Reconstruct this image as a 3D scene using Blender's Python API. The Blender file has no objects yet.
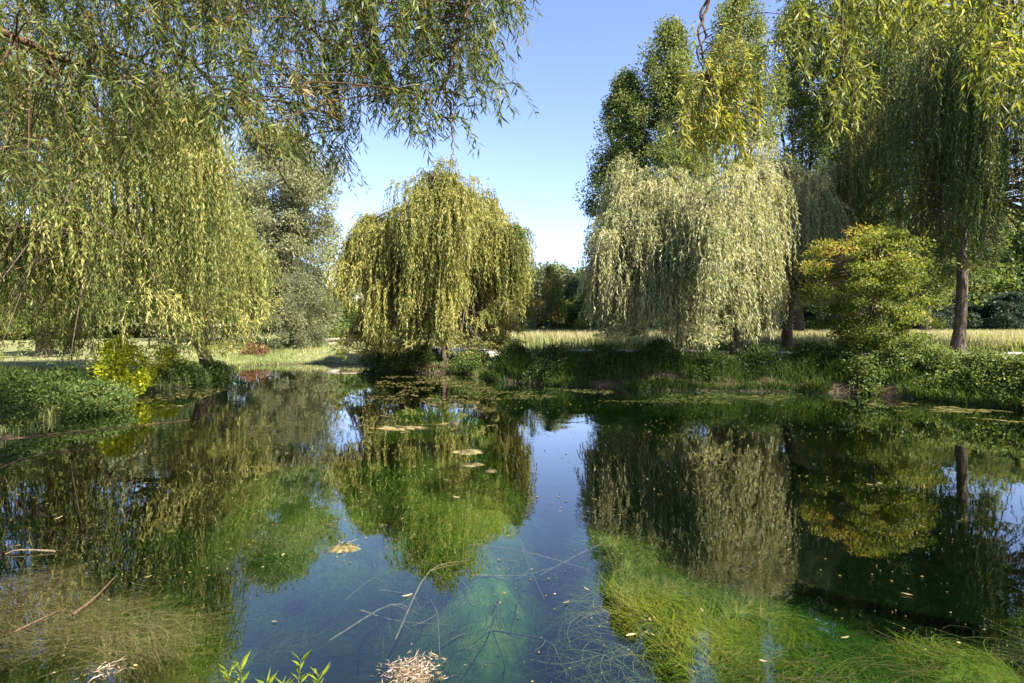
import bpy, math
import numpy as np
from mathutils import Vector

C = bpy.context.scene.collection
SC = bpy.context.scene
CAMZ, HOR, FPX = 2.2, 327.0, 569.0

def px(x, y, D):
    """the place D metres ahead that stands at this spot of the photograph"""
    return np.array([(x - 512) / FPX * D, D, CAMZ - (y - HOR) / FPX * D])

def onwater(x, y):
    D = CAMZ * FPX / (y - HOR)
    return np.array([(x - 512) / FPX * D, D])

def sm(a, b, x):
    t = np.clip((np.asarray(x, float) - a) / (b - a), 0, 1)
    return t * t * (3 - 2 * t)

# ------------------------------------------------------------------ numpy noise
_tab = np.random.RandomState(5).rand(256, 256)
def vnoise(x, y, s=1.0, o=0):
    x = np.asarray(x, float) / s + 37.3 * o + 900; y = np.asarray(y, float) / s + 11.7 * o + 900
    xi = np.floor(x).astype(int); yi = np.floor(y).astype(int)
    fx = x - xi; fy = y - yi
    fx = fx * fx * (3 - 2 * fx); fy = fy * fy * (3 - 2 * fy)
    g = lambda i, j: _tab[(i) % 256, (j) % 256]
    return (g(xi, yi) * (1 - fx) + g(xi + 1, yi) * fx) * (1 - fy) + (g(xi, yi + 1) * (1 - fx) + g(xi + 1, yi + 1) * fx) * fy
def fbm(x, y, s=1.0, o=0):
    return (vnoise(x, y, s, o) + .5 * vnoise(x, y, s / 2.1, o + 1) + .25 * vnoise(x, y, s / 4.3, o + 2)) / 1.75

def unit(v):
    return v / (np.linalg.norm(v, axis=-1, keepdims=True) + 1e-9)

# ------------------------------------------------------------------ mesh helpers
def make_mesh(name, V, F, mat, tint=None, smooth=False, F3=None):
    V = np.asarray(V, np.float32).reshape(-1, 3)
    F = np.asarray(F, np.int32).reshape(-1, 4)
    me = bpy.data.meshes.new(name)
    nf = len(F); n3 = 0 if F3 is None else len(F3)
    me.vertices.add(len(V)); me.vertices.foreach_set('co', V.ravel())
    loops = F.ravel() if not n3 else np.concatenate([F.ravel(), np.asarray(F3, np.int32).ravel()])
    me.loops.add(len(loops)); me.loops.foreach_set('vertex_index', loops)
    me.polygons.add(nf + n3)
    st = np.arange(nf) * 4
    if n3: st = np.concatenate([st, nf * 4 + np.arange(n3) * 3])
    me.polygons.foreach_set('loop_start', st.astype(np.int32))
    if smooth:
        me.polygons.foreach_set('use_smooth', np.ones(nf + n3, bool))
    me.update(calc_edges=True)
    if tint is not None:
        dom = 'FACE' if len(tint) == nf + n3 else 'POINT'
        a = me.attributes.new('tint', 'FLOAT', dom)
        a.data.foreach_set('value', np.asarray(tint, np.float32))
    me.materials.append(mat)
    return me

def obj(name, me, parent=None, loc=None):
    o = bpy.data.objects.new(name, me); C.objects.link(o)
    if parent is not None: o.parent = parent
    if loc is not None: o.location = loc
    return o

def tag(o, label=None, cat=None, group=None, kind=None):
    for k, v in (('label', label), ('category', cat), ('group', group), ('kind', kind)):
        if v: o[k] = v
    return o

def thing(name, loc, label, cat, group=None, rz=0):
    o = bpy.data.objects.new(name, None); C.objects.link(o)
    o.empty_display_size = .3
    o.location = [float(v) for v in loc]; o.rotation_euler = (0, 0, rz)
    return tag(o, label, cat, group)

def copy_thing(t, loc, rz, scale, label, group=None):
    r = t.copy(); C.objects.link(r)
    r.location = [float(v) for v in loc]; r.rotation_euler = (0, 0, rz); r.scale = scale if hasattr(scale, '__len__') else (scale,) * 3
    r['label'] = label
    if group: r['group'] = group
    for ch in list(t.children):
        c = ch.copy(); C.objects.link(c); c.parent = r
        for g in list(ch.children):
            d = g.copy(); C.objects.link(d); d.parent = c
    return r

class Tubes:
    def __init__(s): s.V = []; s.F = []; s.T = []; s.n = 0
    def add(s, pts, rad, sides=6, tint=.5, cap=True):
        P = np.asarray(pts, float); n = len(P)
        r = np.asarray(rad, float) * np.ones(n)
        T = unit(np.gradient(P, axis=0))
        ref = np.array([0.13, 0.21, 1.0]) if abs(T[:, 2]).mean() < .8 else np.array([1.0, .2, .1])
        A = unit(np.cross(T, ref)); B = np.cross(T, A)
        a = np.arange(sides) * 2 * np.pi / sides
        ring = P[:, None, :] + r[:, None, None] * (np.cos(a)[None, :, None] * A[:, None, :] + np.sin(a)[None, :, None] * B[:, None, :])
        i = np.arange(n - 1)[:, None] * sides; k = np.arange(sides)[None, :]; k2 = (k + 1) % sides
        F = np.stack([i + k, i + k2, i + sides + k2, i + sides + k], -1).reshape(-1, 4)
        s.V.append(ring.reshape(-1, 3)); s.F.append(F + s.n); s.n += n * sides
        s.T.append(np.full(len(F), tint))
    def build(s, name, mat):
        if not s.V: return None
        return make_mesh(name, np.concatenate(s.V), np.concatenate(s.F), mat, np.concatenate(s.T), smooth=True)

def spline(pts, n):
    P = np.asarray(pts, float)
    P = np.vstack([2 * P[0] - P[1], P, 2 * P[-1] - P[-2]])
    out = []
    m = len(P) - 3
    for t in np.linspace(0, m - 1e-6, n):
        i = int(t); u = t - i
        a, b, c, d = P[i:i + 4]
        out.append(.5 * ((2 * b) + (c - a) * u + (2 * a - 5 * b + 4 * c - d) * u * u + (3 * b - a - 3 * c + d) * u ** 3))
    return np.array(out)

def leaf_arrays(P, D, L, W, rng, fold=.25, nrm=None):
    n = len(P)
    D = unit(D)
    N = rng.normal(size=(n, 3)) if nrm is None else nrm + rng.normal(size=(n, 3)) * .55
    S = unit(np.cross(D, N)); N = np.cross(S, D)
    L = (L * np.ones(n))[:, None]; W = (W * np.ones(n))[:, None]
    mid = P + D * L * .42
    V = np.stack([P, mid + S * W * .5 + N * W * fold, P + D * L - N * W * fold * 1.2, mid - S * W * .5 + N * W * fold], 1)
    F = np.arange(n * 4).reshape(n, 4)
    return V.reshape(-1, 3), F

# ------------------------------------------------------------------ materials
def mat_new(name):
    m = bpy.data.materials.new(name); m.use_nodes = True
    nt = m.node_tree; nt.nodes.clear()
    out = nt.nodes.new('ShaderNodeOutputMaterial')
    return m, nt, out
def N_(nt, t, **kw):
    n = nt.nodes.new(t)
    for k, v in kw.items():
        if k in n.inputs: n.inputs[k].default_value = v
        else: setattr(n, k, v)
    return n
def ramp(nt, stops):
    r = nt.nodes.new('ShaderNodeValToRGB')
    el = r.color_ramp.elements
    while len(el) < len(stops): el.new(.5)
    for e, (p, c) in zip(el, stops):
        e.position = p; e.color = (*c, 1)
    return r

def leaf_mat(name, stops, trans=.42, rough=.55, spec=.22, tcol=1.35):
    m, nt, out = mat_new(name)
    at = N_(nt, 'ShaderNodeAttribute', attribute_name='tint')
    r = ramp(nt, stops); nt.links.new(at.outputs['Fac'], r.inputs[0])
    p = N_(nt, 'ShaderNodeBsdfPrincipled', Roughness=rough); p.inputs['Specular IOR Level'].default_value = spec
    nt.links.new(r.outputs[0], p.inputs['Base Color'])
    t = N_(nt, 'ShaderNodeBsdfTranslucent')
    g = N_(nt, 'ShaderNodeMix', data_type='RGBA', blend_type='MULTIPLY'); g.inputs[0].default_value = 1
    g.inputs[7].default_value = (tcol * 1.05, tcol, tcol * .55, 1)
    nt.links.new(r.outputs[0], g.inputs[6]); nt.links.new(g.outputs[2], t.inputs['Color'])
    mx = N_(nt, 'ShaderNodeMixShader'); mx.inputs[0].default_value = trans
    nt.links.new(p.outputs[0], mx.inputs[1]); nt.links.new(t.outputs[0], mx.inputs[2])
    nt.links.new(mx.outputs[0], out.inputs[0])
    return m

def bark_mat(name, a, b, scale=6):
    m, nt, out = mat_new(name)
    tc = N_(nt, 'ShaderNodeTexCoord')
    mp = N_(nt, 'ShaderNodeMapping'); mp.inputs['Scale'].default_value = (scale, scale, scale * .22)
    nt.links.new(tc.outputs['Object'], mp.inputs[0])
    no = N_(nt, 'ShaderNodeTexNoise', Scale=3.0, Detail=8.0, Roughness=.65)
    nt.links.new(mp.outputs[0], no.inputs['Vector'])
    r = ramp(nt, [(.35, a), (.65, b)]); nt.links.new(no.outputs[0], r.inputs[0])
    p = N_(nt, 'ShaderNodeBsdfPrincipled', Roughness=.9); p.inputs['Specular IOR Level'].default_value = .2
    nt.links.new(r.outputs[0], p.inputs['Base Color'])
    bp = N_(nt, 'ShaderNodeBump', Strength=.9, Distance=.05); nt.links.new(no.outputs[0], bp.inputs['Height'])
    nt.links.new(bp.outputs[0], p.inputs['Normal'])
    nt.links.new(p.outputs[0], out.inputs[0])
    return m

M = {}
M['willow'] = leaf_mat('willow_leaf', [(0, (.05, .075, .018)), (.45, (.12, .14, .035)), (.75, (.225, .22, .06)), (1, (.35, .325, .11))])
M['willow_pale'] = leaf_mat('pale_willow_leaf', [(0, (.05, .075, .032)), (.5, (.16, .18, .08)), (1, (.40, .38, .22))])
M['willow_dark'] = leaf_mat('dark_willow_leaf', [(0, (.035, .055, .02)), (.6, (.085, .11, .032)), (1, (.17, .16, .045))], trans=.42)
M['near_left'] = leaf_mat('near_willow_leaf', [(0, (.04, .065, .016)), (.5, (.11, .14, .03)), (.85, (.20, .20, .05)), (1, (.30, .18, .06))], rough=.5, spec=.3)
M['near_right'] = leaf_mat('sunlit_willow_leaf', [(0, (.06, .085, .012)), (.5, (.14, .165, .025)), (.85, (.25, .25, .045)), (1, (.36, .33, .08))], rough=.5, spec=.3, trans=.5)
M['poplar'] = leaf_mat('poplar_leaf', [(0, (.045, .07, .025)), (.5, (.12, .15, .045)), (1, (.25, .26, .10))], rough=.55, spec=.2)
M['greywillow'] = leaf_mat('grey_green_leaf', [(0, (.05, .068, .035)), (.5, (.12, .14, .075)), (1, (.22, .225, .12))])
M['broad'] = leaf_mat('broad_leaf', [(0, (.022, .045, .014)), (.5, (.06, .10, .025)), (1, (.14, .17, .045))])
M['bluegreen'] = leaf_mat('blue_green_leaf', [(0, (.012, .024, .016)), (.5, (.03, .05, .032)), (1, (.07, .095, .06))], trans=.2)
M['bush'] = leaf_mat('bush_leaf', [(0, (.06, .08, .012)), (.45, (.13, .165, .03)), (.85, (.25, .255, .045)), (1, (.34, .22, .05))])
M['bramble'] = leaf_mat('bramble_leaf', [(0, (.03, .055, .014)), (.5, (.08, .125, .03)), (1, (.17, .19, .055))])
M['yellow'] = leaf_mat('yellow_green_leaf', [(0, (.08, .11, .008)), (.5, (.21, .26, .015)), (1, (.40, .42, .03))], trans=.55)
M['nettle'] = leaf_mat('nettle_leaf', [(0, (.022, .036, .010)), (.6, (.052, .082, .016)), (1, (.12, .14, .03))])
M['rust'] = leaf_mat('rust_leaf', [(0, (.09, .04, .02)), (1, (.25, .13, .07))])
M['grass'] = leaf_mat('grass_blade', [(0, (.03, .06, .012)), (.5, (.11, .155, .035)), (.75, (.25, .25, .10)), (1, (.42, .37, .24))], trans=.4, spec=.2)
M['weed'] = leaf_mat('waterweed', [(0, (.02, .06, .006)), (.38, (.105, .145, .018)), (.68, (.25, .23, .03)), (1, (.27, .18, .07))], trans=.35, spec=.1)
M['deadstraw'] = leaf_mat('dead_straw', [(0, (.10, .065, .035)), (.6, (.24, .18, .12)), (1, (.42, .34, .27))], trans=.2, spec=.2)
M['drywaterweed'] = leaf_mat('dead_weed', [(0, (.05, .035, .015)), (.5, (.14, .10, .045)), (1, (.24, .2, .09))], trans=.2, spec=.3)
M['scum'] = leaf_mat('scum', [(0, (.025, .04, .008)), (.5, (.075, .07, .02)), (.8, (.15, .11, .05)), (1, (.26, .22, .09))], trans=.1, spec=.1)
M['fallen'] = leaf_mat('fallen_leaf', [(0, (.12, .10, .04)), (1, (.32, .27, .15))], trans=.15)
M['bark'] = bark_mat('willow_bark', (.035, .025, .018), (.15, .115, .085))
M['twig'] = bark_mat('twig_bark', (.05, .03, .018), (.17, .10, .055), 14)
M['palebark'] = bark_mat('pale_bark', (.12, .10, .08), (.36, .31, .25))
M['stone'] = bark_mat('pale_stone', (.2, .19, .16), (.42, .4, .35), 3)
M['drift'] = bark_mat('sunken_wood', (.07, .05, .03), (.20, .155, .095), 10)

# ------------------------------------------------------------------ terrain
POND = np.array([  # x, y, bank height, bank width
 (-10, 11, .35, 1.2), (-11.6, 16, .4, 1.2), (-12, 19.9, .3, 1.5), (-12.9, 25, .3, 1.5), (-14.4, 30, .22, 3), (-12.5, 33.3, .22, 4),
 (-8, 32.4, .28, 4), (-6.5, 29, .4, 1.5), (-4, 27.2, .4, 1), (-2, 26.3, .5, 1), (-1.1, 23.4, .95, 1.1), (1, 21.6, 1.1, 1.2), (3.2, 20.6, 1.1, 1.2),
 (6.5, 19.7, 1.1, 1.2), (10.6, 19.2, 1.05, 1.4), (12.3, 17.6, 1.0, 1.6), (13.6, 14.4, .9, 1.6), (14.5, 9, .8, 2), (10, 3, .6, 1.5), (5, 1.6, .55, 1),
 (1.5, 2.1, .5, .8), (-1, 2.5, .5, .7), (-4, 1.7, .5, .8), (-8, 4, .4, 1), (-9.6, 8, .35, 1)], float)
_p = np.vstack([POND[-1:], POND, POND[:2]])
_d = []
for i in range(len(POND)):
    for u in np.linspace(0, 1, 6)[:-1]:
        a, b, c, d = _p[i:i + 4]
        _d.append(.5 * (2 * b + (c - a) * u + (2 * a - 5 * b + 4 * c - d) * u * u + (3 * b - a - 3 * c + d) * u ** 3))
PD = np.array(_d)

def poly_sd(x, y, poly):
    """signed distance (inside negative) and the interpolated extra columns of the nearest outline point"""
    x = np.ravel(np.asarray(x, float)); y = np.ravel(np.asarray(y, float))
    best = np.full(len(x), 1e18); inside = np.zeros(len(x), bool)
    ex = np.zeros((len(x), poly.shape[1] - 2))
    n = len(poly)
    for i in range(n):
        a = poly[i]; b = poly[(i + 1) % n]
        ab = b[:2] - a[:2]
        t = np.clip(((x - a[0]) * ab[0] + (y - a[1]) * ab[1]) / (ab @ ab + 1e-12), 0, 1)
        d2 = (x - a[0] - t * ab[0]) ** 2 + (y - a[1] - t * ab[1]) ** 2
        w = d2 < best
        best[w] = d2[w]
        if ex.shape[1]: ex[w] = a[2:] + t[w, None] * (b[2:] - a[2:])
        c = (a[1] > y) != (b[1] > y)
        with np.errstate(divide='ignore', invalid='ignore'):
            xi = (b[0] - a[0]) * (y - a[1]) / (b[1] - a[1]) + a[0]
        inside ^= c & (x < xi)
    d = np.sqrt(best)
    return np.where(inside, -d, d), ex

W_ = lambda L: np.array([onwater(*p) for p in L])
ALG = [  # photo outlines of the weed beds, carried down to the water plane
 (W_([(585, 500), (640, 520), (720, 560), (820, 590), (940, 588), (1070, 575), (1090, 690), (625, 700), (600, 610)]), 1.0, .10),
 (W_([(362, 440), (385, 396), (470, 392), (525, 440), (532, 550), (490, 585), (430, 560), (372, 500)]), .95, .14),
 (W_([(180, 470), (250, 440), (360, 440), (365, 520), (260, 540)]), .9, .12),
 (W_([(-40, 590), (20, 560), (100, 530), (175, 545), (190, 640), (130, 690), (-40, 690)]), .8, .22),
 (W_([(470, 386), (600, 391), (780, 396), (780, 401), (600, 400), (470, 396)]), .45, .12),
]
def algae(x, y):
    x = np.ravel(x); y = np.ravel(y)
    A = np.zeros(len(x)); top = np.full(len(x), -9.)
    for i, (poly, s, near) in enumerate(ALG):
        d, _ = poly_sd(x, y, poly)
        sc = .75 if i != 4 else .6
        a = s * sm(sc, -sc, d + (fbm(x, y, 1.0, 3 + i) - .5) * (1.9 if i else 1.3))
        A = np.maximum(A, a)
        top = np.where(a > .02, np.maximum(top, -near - (1 - a) * .9), top)
    return A, top

def ground(x, y):
    shp = np.shape(x)
    x = np.ravel(np.asarray(x, float)); y = np.ravel(np.asarray(y, float))
    d, ex = poly_sd(x, y, PD)
    d = d + (fbm(x, y, 1.6, 9) - .5) * .7
    h, w = ex[:, 0], np.maximum(ex[:, 1], .5)
    right = sm(-9, -1, x)
    hf = (1 - right) * (.5 + .5 * sm(28, 50, y)) + right * (1.15 + .1 * sm(30, 80, y))
    hf = np.where(y < 12, .55 + .4 * sm(8, 16, x), hf)
    hn = h * sm(-.1, 1, d / w)
    far = sm(1.5, 7, d)
    out = hn * (1 - far) + hf * far + (fbm(x, y, 2.2, 4) - .5) * .10 * sm(0, 1, d) + (fbm(x, y, 14, 6) - .5) * .25 * sm(3, 15, d)
    out = out + sm(60, 220, np.hypot(x, y)) * 1.0
    di = np.maximum(-d, 0)
    bed = -.04 - 1.15 * (1 - np.exp(-di / 1.7)) - (fbm(x, y, 3, 2) - .5) * .35 * sm(0, 2, di)
    A, top = algae(x, y)
    bed = np.where(A > .02, bed * (1 - A) + np.minimum(np.maximum(bed, top - .12), -.03) * A + (fbm(x, y, .5, 7) - .5) * .12 * A, bed)
    z = np.where(d > 0, out + .0, np.minimum(bed, -.02 * (di > .05)))
    return z.reshape(shp)

def gz(x, y): return float(ground(np.array([x]), np.array([y]))[0])
def at_ground(x, D):
    X = (x - 512) / FPX * D
    return np.array([X, D, gz(X, D)])

def axis(lo, hi, step, far, grow=1.18):
    a = list(np.arange(lo, hi + 1e-6, step)); s = step
    while a[-1] < far: s *= grow; a.append(a[-1] + s)
    s = step; b = []; c = lo
    while c > -far: s *= grow; c -= s; b.append(c)
    return np.array(b[::-1] + a)
gx = axis(-17, 17, .16, 900); gy = axis(.5, 36, .16, 900)
X, Y = np.meshgrid(gx, gy)
Z = ground(X, Y)
nx, ny = len(gx), len(gy)
ii = (np.arange(ny - 1)[:, None] * nx + np.arange(nx - 1)[None, :])
F = np.stack([ii, ii + 1, ii + nx + 1, ii + nx], -1).reshape(-1, 4)
Vg = np.stack([X, Y, Z], -1).reshape(-1, 3)
dsd, _ = poly_sd(X, Y, PD)
alg, _t = algae(X, Y)
m, nt, out = mat_new('ground')
aA = N_(nt, 'ShaderNodeAttribute', attribute_name='weed'); aS = N_(nt, 'ShaderNodeAttribute', attribute_name='shore'); aD = N_(nt, 'ShaderNodeAttribute', attribute_name='dry')
geo = N_(nt, 'ShaderNodeNewGeometry')
def tnoise(scale, detail=6, rough=.6):
    n = N_(nt, 'ShaderNodeTexNoise', Scale=scale, Detail=float(detail), Roughness=rough); nt.links.new(geo.outputs['Position'], n.inputs['Vector']); return n
def mixc(f, a, b):
    n = N_(nt, 'ShaderNodeMix', data_type='RGBA')
    for s, i in ((f, 0), (a, 6), (b, 7)):
        if isinstance(s, (int, float)): n.inputs[i].default_value = s
        elif isinstance(s, tuple): n.inputs[i].default_value = (*s, 1)
        else: nt.links.new(s, n.inputs[i])
    return n.outputs[2]
n1, n2, n3 = tnoise(.9), tnoise(7, 8, .7), tnoise(38, 4, .7)
mud = ramp(nt, [(.35, (.010, .012, .008)), (.55, (.025, .028, .018)), (.75, (.10, .095, .06))]); nt.links.new(n2.outputs[0], mud.inputs[0])
weedc = ramp(nt, [(.34, (.02, .06, .008)), (.46, (.09, .14, .012)), (.54, (.2, .19, .03)), (.66, (.22, .16, .06))])
nm = N_(nt, 'ShaderNodeMath', operation='ADD'); nm2 = N_(nt, 'ShaderNodeMath', operation='MULTIPLY'); nm2.inputs[1].default_value = .5
nt.links.new(n1.outputs[0], nm.inputs[0]); nt.links.new(n2.outputs[0], nm.inputs[1]); nt.links.new(nm.outputs[0], nm2.inputs[0]); nt.links.new(nm2.outputs[0], weedc.inputs[0])
soil = ramp(nt, [(.3, (.025, .018, .011)), (.7, (.085, .06, .036))]); nt.links.new(n2.outputs[0], soil.inputs[0])
green = ramp(nt, [(.3, (.035, .06, .014)), (.55, (.09, .12, .03)), (.75, (.17, .165, .06))]); nt.links.new(nm2.outputs[0], green.inputs[0])
dry = ramp(nt, [(.3, (.12, .135, .05)), (.6, (.25, .235, .12)), (.8, (.34, .30, .18))]); nt.links.new(nm2.outputs[0], dry.inputs[0])
bed = mixc(aA.outputs['Fac'], mud.outputs[0], weedc.outputs[0])
land = mixc(aD.outputs['Fac'], green.outputs[0], dry.outputs[0])
land = mixc(aS.outputs['Fac'], soil.outputs[0], land)
sep = N_(nt, 'ShaderNodeSeparateXYZ'); nt.links.new(geo.outputs['Position'], sep.inputs[0])
st = N_(nt, 'ShaderNodeMapRange'); st.inputs[1].default_value = -.05; st.inputs[2].default_value = .06; nt.links.new(sep.outputs[2], st.inputs[0])
col = mixc(st.outputs[0], bed, land)
p = N_(nt, 'ShaderNodeBsdfPrincipled', Roughness=.95); p.inputs['Specular IOR Level'].default_value = .15
nt.links.new(col, p.inputs['Base Color'])
bp = N_(nt, 'ShaderNodeBump', Strength=.7, Distance=.06); nt.links.new(n3.outputs[0], bp.inputs['Height']); nt.links.new(bp.outputs[0], p.inputs['Normal'])
nt.links.new(p.outputs[0], out.inputs[0])
me = make_mesh('ground', Vg, F, m, smooth=True)
for nme, val in (('weed', alg), ('shore', sm(.7, 1.8, dsd + (fbm(X, Y, 1.2, 8).ravel() - .5) * 1.2)),
                 ('dry', np.clip(.25 + .9 * sm(-16, -6, X.ravel()) * sm(27, 36, Y.ravel()) * sm(2, -4, X.ravel()) + .75 * sm(30, 36, Y.ravel()) * sm(-4, 3, X.ravel()) + .45 * sm(-17, -20, X.ravel()) * sm(24, 26, Y.ravel()) + (fbm(X, Y, 4, 5).ravel() - .5) * .6, 0, 1))):
    a = me.attributes.new(nme, 'FLOAT', 'POINT'); a.data.foreach_set('value', np.asarray(val, np.float32).ravel())
tag(obj('ground', me), kind='structure')

# water: a clear sheet that mirrors by Fresnel and lets the sun through to the bed
m, nt, out = mat_new('water')
tr = N_(nt, 'ShaderNodeBsdfTransparent'); tr.inputs[0].default_value = (.93, .97, .94, 1)
gl = N_(nt, 'ShaderNodeBsdfGlossy', Roughness=.0); gl.inputs[0].default_value = (1, 1, 1, 1)
lw_ = N_(nt, 'ShaderNodeLayerWeight', Blend=.5)      # two-sided Schlick term, so that sunlight also passes on its way down
pw = N_(nt, 'ShaderNodeMath', operation='POWER'); pw.inputs[1].default_value = 4.0; nt.links.new(lw_.outputs['Facing'], pw.inputs[0])
fr = N_(nt, 'ShaderNodeMath', operation='MULTIPLY_ADD'); fr.inputs[1].default_value = .935; fr.inputs[2].default_value = .065; nt.links.new(pw.outputs[0], fr.inputs[0])
geo = N_(nt, 'ShaderNodeNewGeometry')
no1 = N_(nt, 'ShaderNodeTexNoise', Scale=1.6, Detail=3.0); no2 = N_(nt, 'ShaderNodeTexNoise', Scale=9.0, Detail=2.0)
for q in (no1, no2): nt.links.new(geo.outputs['Position'], q.inputs['Vector'])
ad = N_(nt, 'ShaderNodeMath', operation='MULTIPLY_ADD'); ad.inputs[1].default_value = .12
nt.links.new(no2.outputs[0], ad.inputs[0]); nt.links.new(no1.outputs[0], ad.inputs[2])
pm = N_(nt, 'ShaderNodeTexNoise', Scale=.22, Detail=2.0); nt.links.new(geo.outputs['Position'], pm.inputs['Vector'])
pr = N_(nt, 'ShaderNodeMapRange'); pr.inputs[1].default_value = .48; pr.inputs[2].default_value = .68; pr.inputs[3].default_value = .0014; pr.inputs[4].default_value = .0058; nt.links.new(pm.outputs[0], pr.inputs[0])
bp = N_(nt, 'ShaderNodeBump', Strength=1.0); nt.links.new(pr.outputs[0], bp.inputs['Distance']); nt.links.new(ad.outputs[0], bp.inputs['Height'])
nt.links.new(bp.outputs[0], gl.inputs['Normal'])
mx = N_(nt, 'ShaderNodeMixShader'); nt.links.new(fr.outputs[0], mx.inputs[0]); nt.links.new(tr.outputs[0], mx.inputs[1]); nt.links.new(gl.outputs[0], mx.inputs[2])
nt.links.new(mx.outputs[0], out.inputs[0])
va = N_(nt, 'ShaderNodeVolumeAbsorption', Density=.9); va.inputs[0].default_value = (.16, .46, .22, 1)
nt.links.new(va.outputs[0], out.inputs['Volume'])
bx_ = [(x, y, z) for z in (-3, 0) for x, y in ((-18, 1), (18, 1), (18, 37), (-18, 37))]
wm = make_mesh('water', bx_, [(4, 5, 6, 7), (3, 2, 1, 0), (0, 1, 5, 4), (1, 2, 6, 5), (2, 3, 7, 6), (3, 0, 4, 7)], m)
wm.shade_flat(); tag(obj('water', wm), kind='structure')

# gravel path along the top of the right bank
m, nt, out = mat_new('gravel')
geo = N_(nt, 'ShaderNodeNewGeometry'); no = N_(nt, 'ShaderNodeTexNoise', Scale=22.0, Detail=5.0); nt.links.new(geo.outputs['Position'], no.inputs['Vector'])
r = ramp(nt, [(.3, (.22, .2, .17)), (.7, (.48, .44, .38))]); nt.links.new(no.outputs[0], r.inputs[0])
p = N_(nt, 'ShaderNodeBsdfPrincipled', Roughness=.95); nt.links.new(r.outputs[0], p.inputs['Base Color']); nt.links.new(p.outputs[0], out.inputs[0])
pc = spline([(-7, 39, 0), (-3, 33, 0), (0, 28.5, 0), (4, 25.6, 0), (9, 24.2, 0), (14, 23.2, 0), (19, 21.8, 0), (26, 19.5, 0), (40, 12, 0)], 140)
tn = unit(np.gradient(pc, axis=0)); nn = np.stack([-tn[:, 1], tn[:, 0], 0 * tn[:, 0]], -1)
wd = (.8 + .2 * (vnoise(pc[:, 0], pc[:, 1], 1.1) - .5))[:, None]
rows = [pc + nn * wd * k for k in (-1, -.5, 0, .5, 1)]
for q in rows: q[:, 2] = ground(q[:, 0], q[:, 1]) + .03
V = np.stack(rows, 1).reshape(-1, 3); n5 = len(pc)
ii = np.arange(n5 - 1)[:, None] * 5 + np.arange(4)[None, :]
tag(obj('path', make_mesh('path', V, np.stack([ii, ii + 1, ii + 6, ii + 5], -1).reshape(-1, 4), m, smooth=True)), kind='structure')
def path_dist(x, y):
    return np.min(np.hypot(np.ravel(x)[:, None] - pc[None, ::2, 0], np.ravel(y)[:, None] - pc[None, ::2, 1]), 1)

# ------------------------------------------------------------------ trees
def strands(rng, A, out, L, spacing, ll, lw, clump, a=.5, spread=.6, sway=.05, bright=.5, fold=.25, stems=None, rise=.3, srad=.004, tvar=.2):
    """hanging shoots: anchors A, outward directions out, lengths L -> leaf arrays + tint"""
    n = len(A)
    nm = int(np.ceil(L.max() / spacing))
    s = (np.arange(nm)[None, :] + rng.rand(n, 1)) * spacing * np.ones((n, 1))
    ok = s < L[:, None]
    aa = (a * (.4 + 1.2 * rng.rand(n)))[:, None]
    ph = rng.rand(n, 1) * 6.28; k = 1.5 + 2 * rng.rand(n, 1)
    sw = sway * np.sin(s * k + ph) * np.minimum(s, 1)
    hor = aa * (1 - np.exp(-s / .7))
    vert = -(s - rise * 1.0 * (1 - np.exp(-s / (rise + .02))) * 2.0)
    def pos(hor, vert, sw):
        x = A[:, 0, None] + out[:, 0, None] * hor - out[:, 1, None] * sw
        y = A[:, 1, None] + out[:, 1, None] * hor + out[:, 0, None] * sw
        return np.stack([x, y, A[:, 2, None] + vert], -1)
    P = pos(hor, vert, sw)
    T = unit(np.gradient(P, axis=1)) if nm > 1 else np.broadcast_to(np.array([0, 0, -1.]), P.shape)
    ct = (clump[:, None] * np.ones((1, nm)))[ok]
    if stems is not None:
        for i in range(n):
            q = P[i][ok[i]]
            if len(q) > 2:
                q = np.vstack([A[i], q])[:: 4 if len(q) > 12 else 2]
                if len(q) > 1: stems.add(q, np.linspace(srad, srad * .35, len(q)), 3, .6)
    P = P[ok]; T = T[ok]
    m = len(P)
    R = rng.normal(size=(m, 3)); R[:, 2] *= .3
    D = T * .8 + unit(R) * spread * (.5 + rng.rand(m, 1))
    D[:, 2] -= .15
    tint = np.clip(bright + ct + rng.normal(size=m) * tvar, 0, 1)
    V, F = leaf_arrays(P, D, ll * (.6 + .7 * rng.rand(m)), lw * (.7 + .6 * rng.rand(m)), rng, fold)
    return V, F, tint

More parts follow.
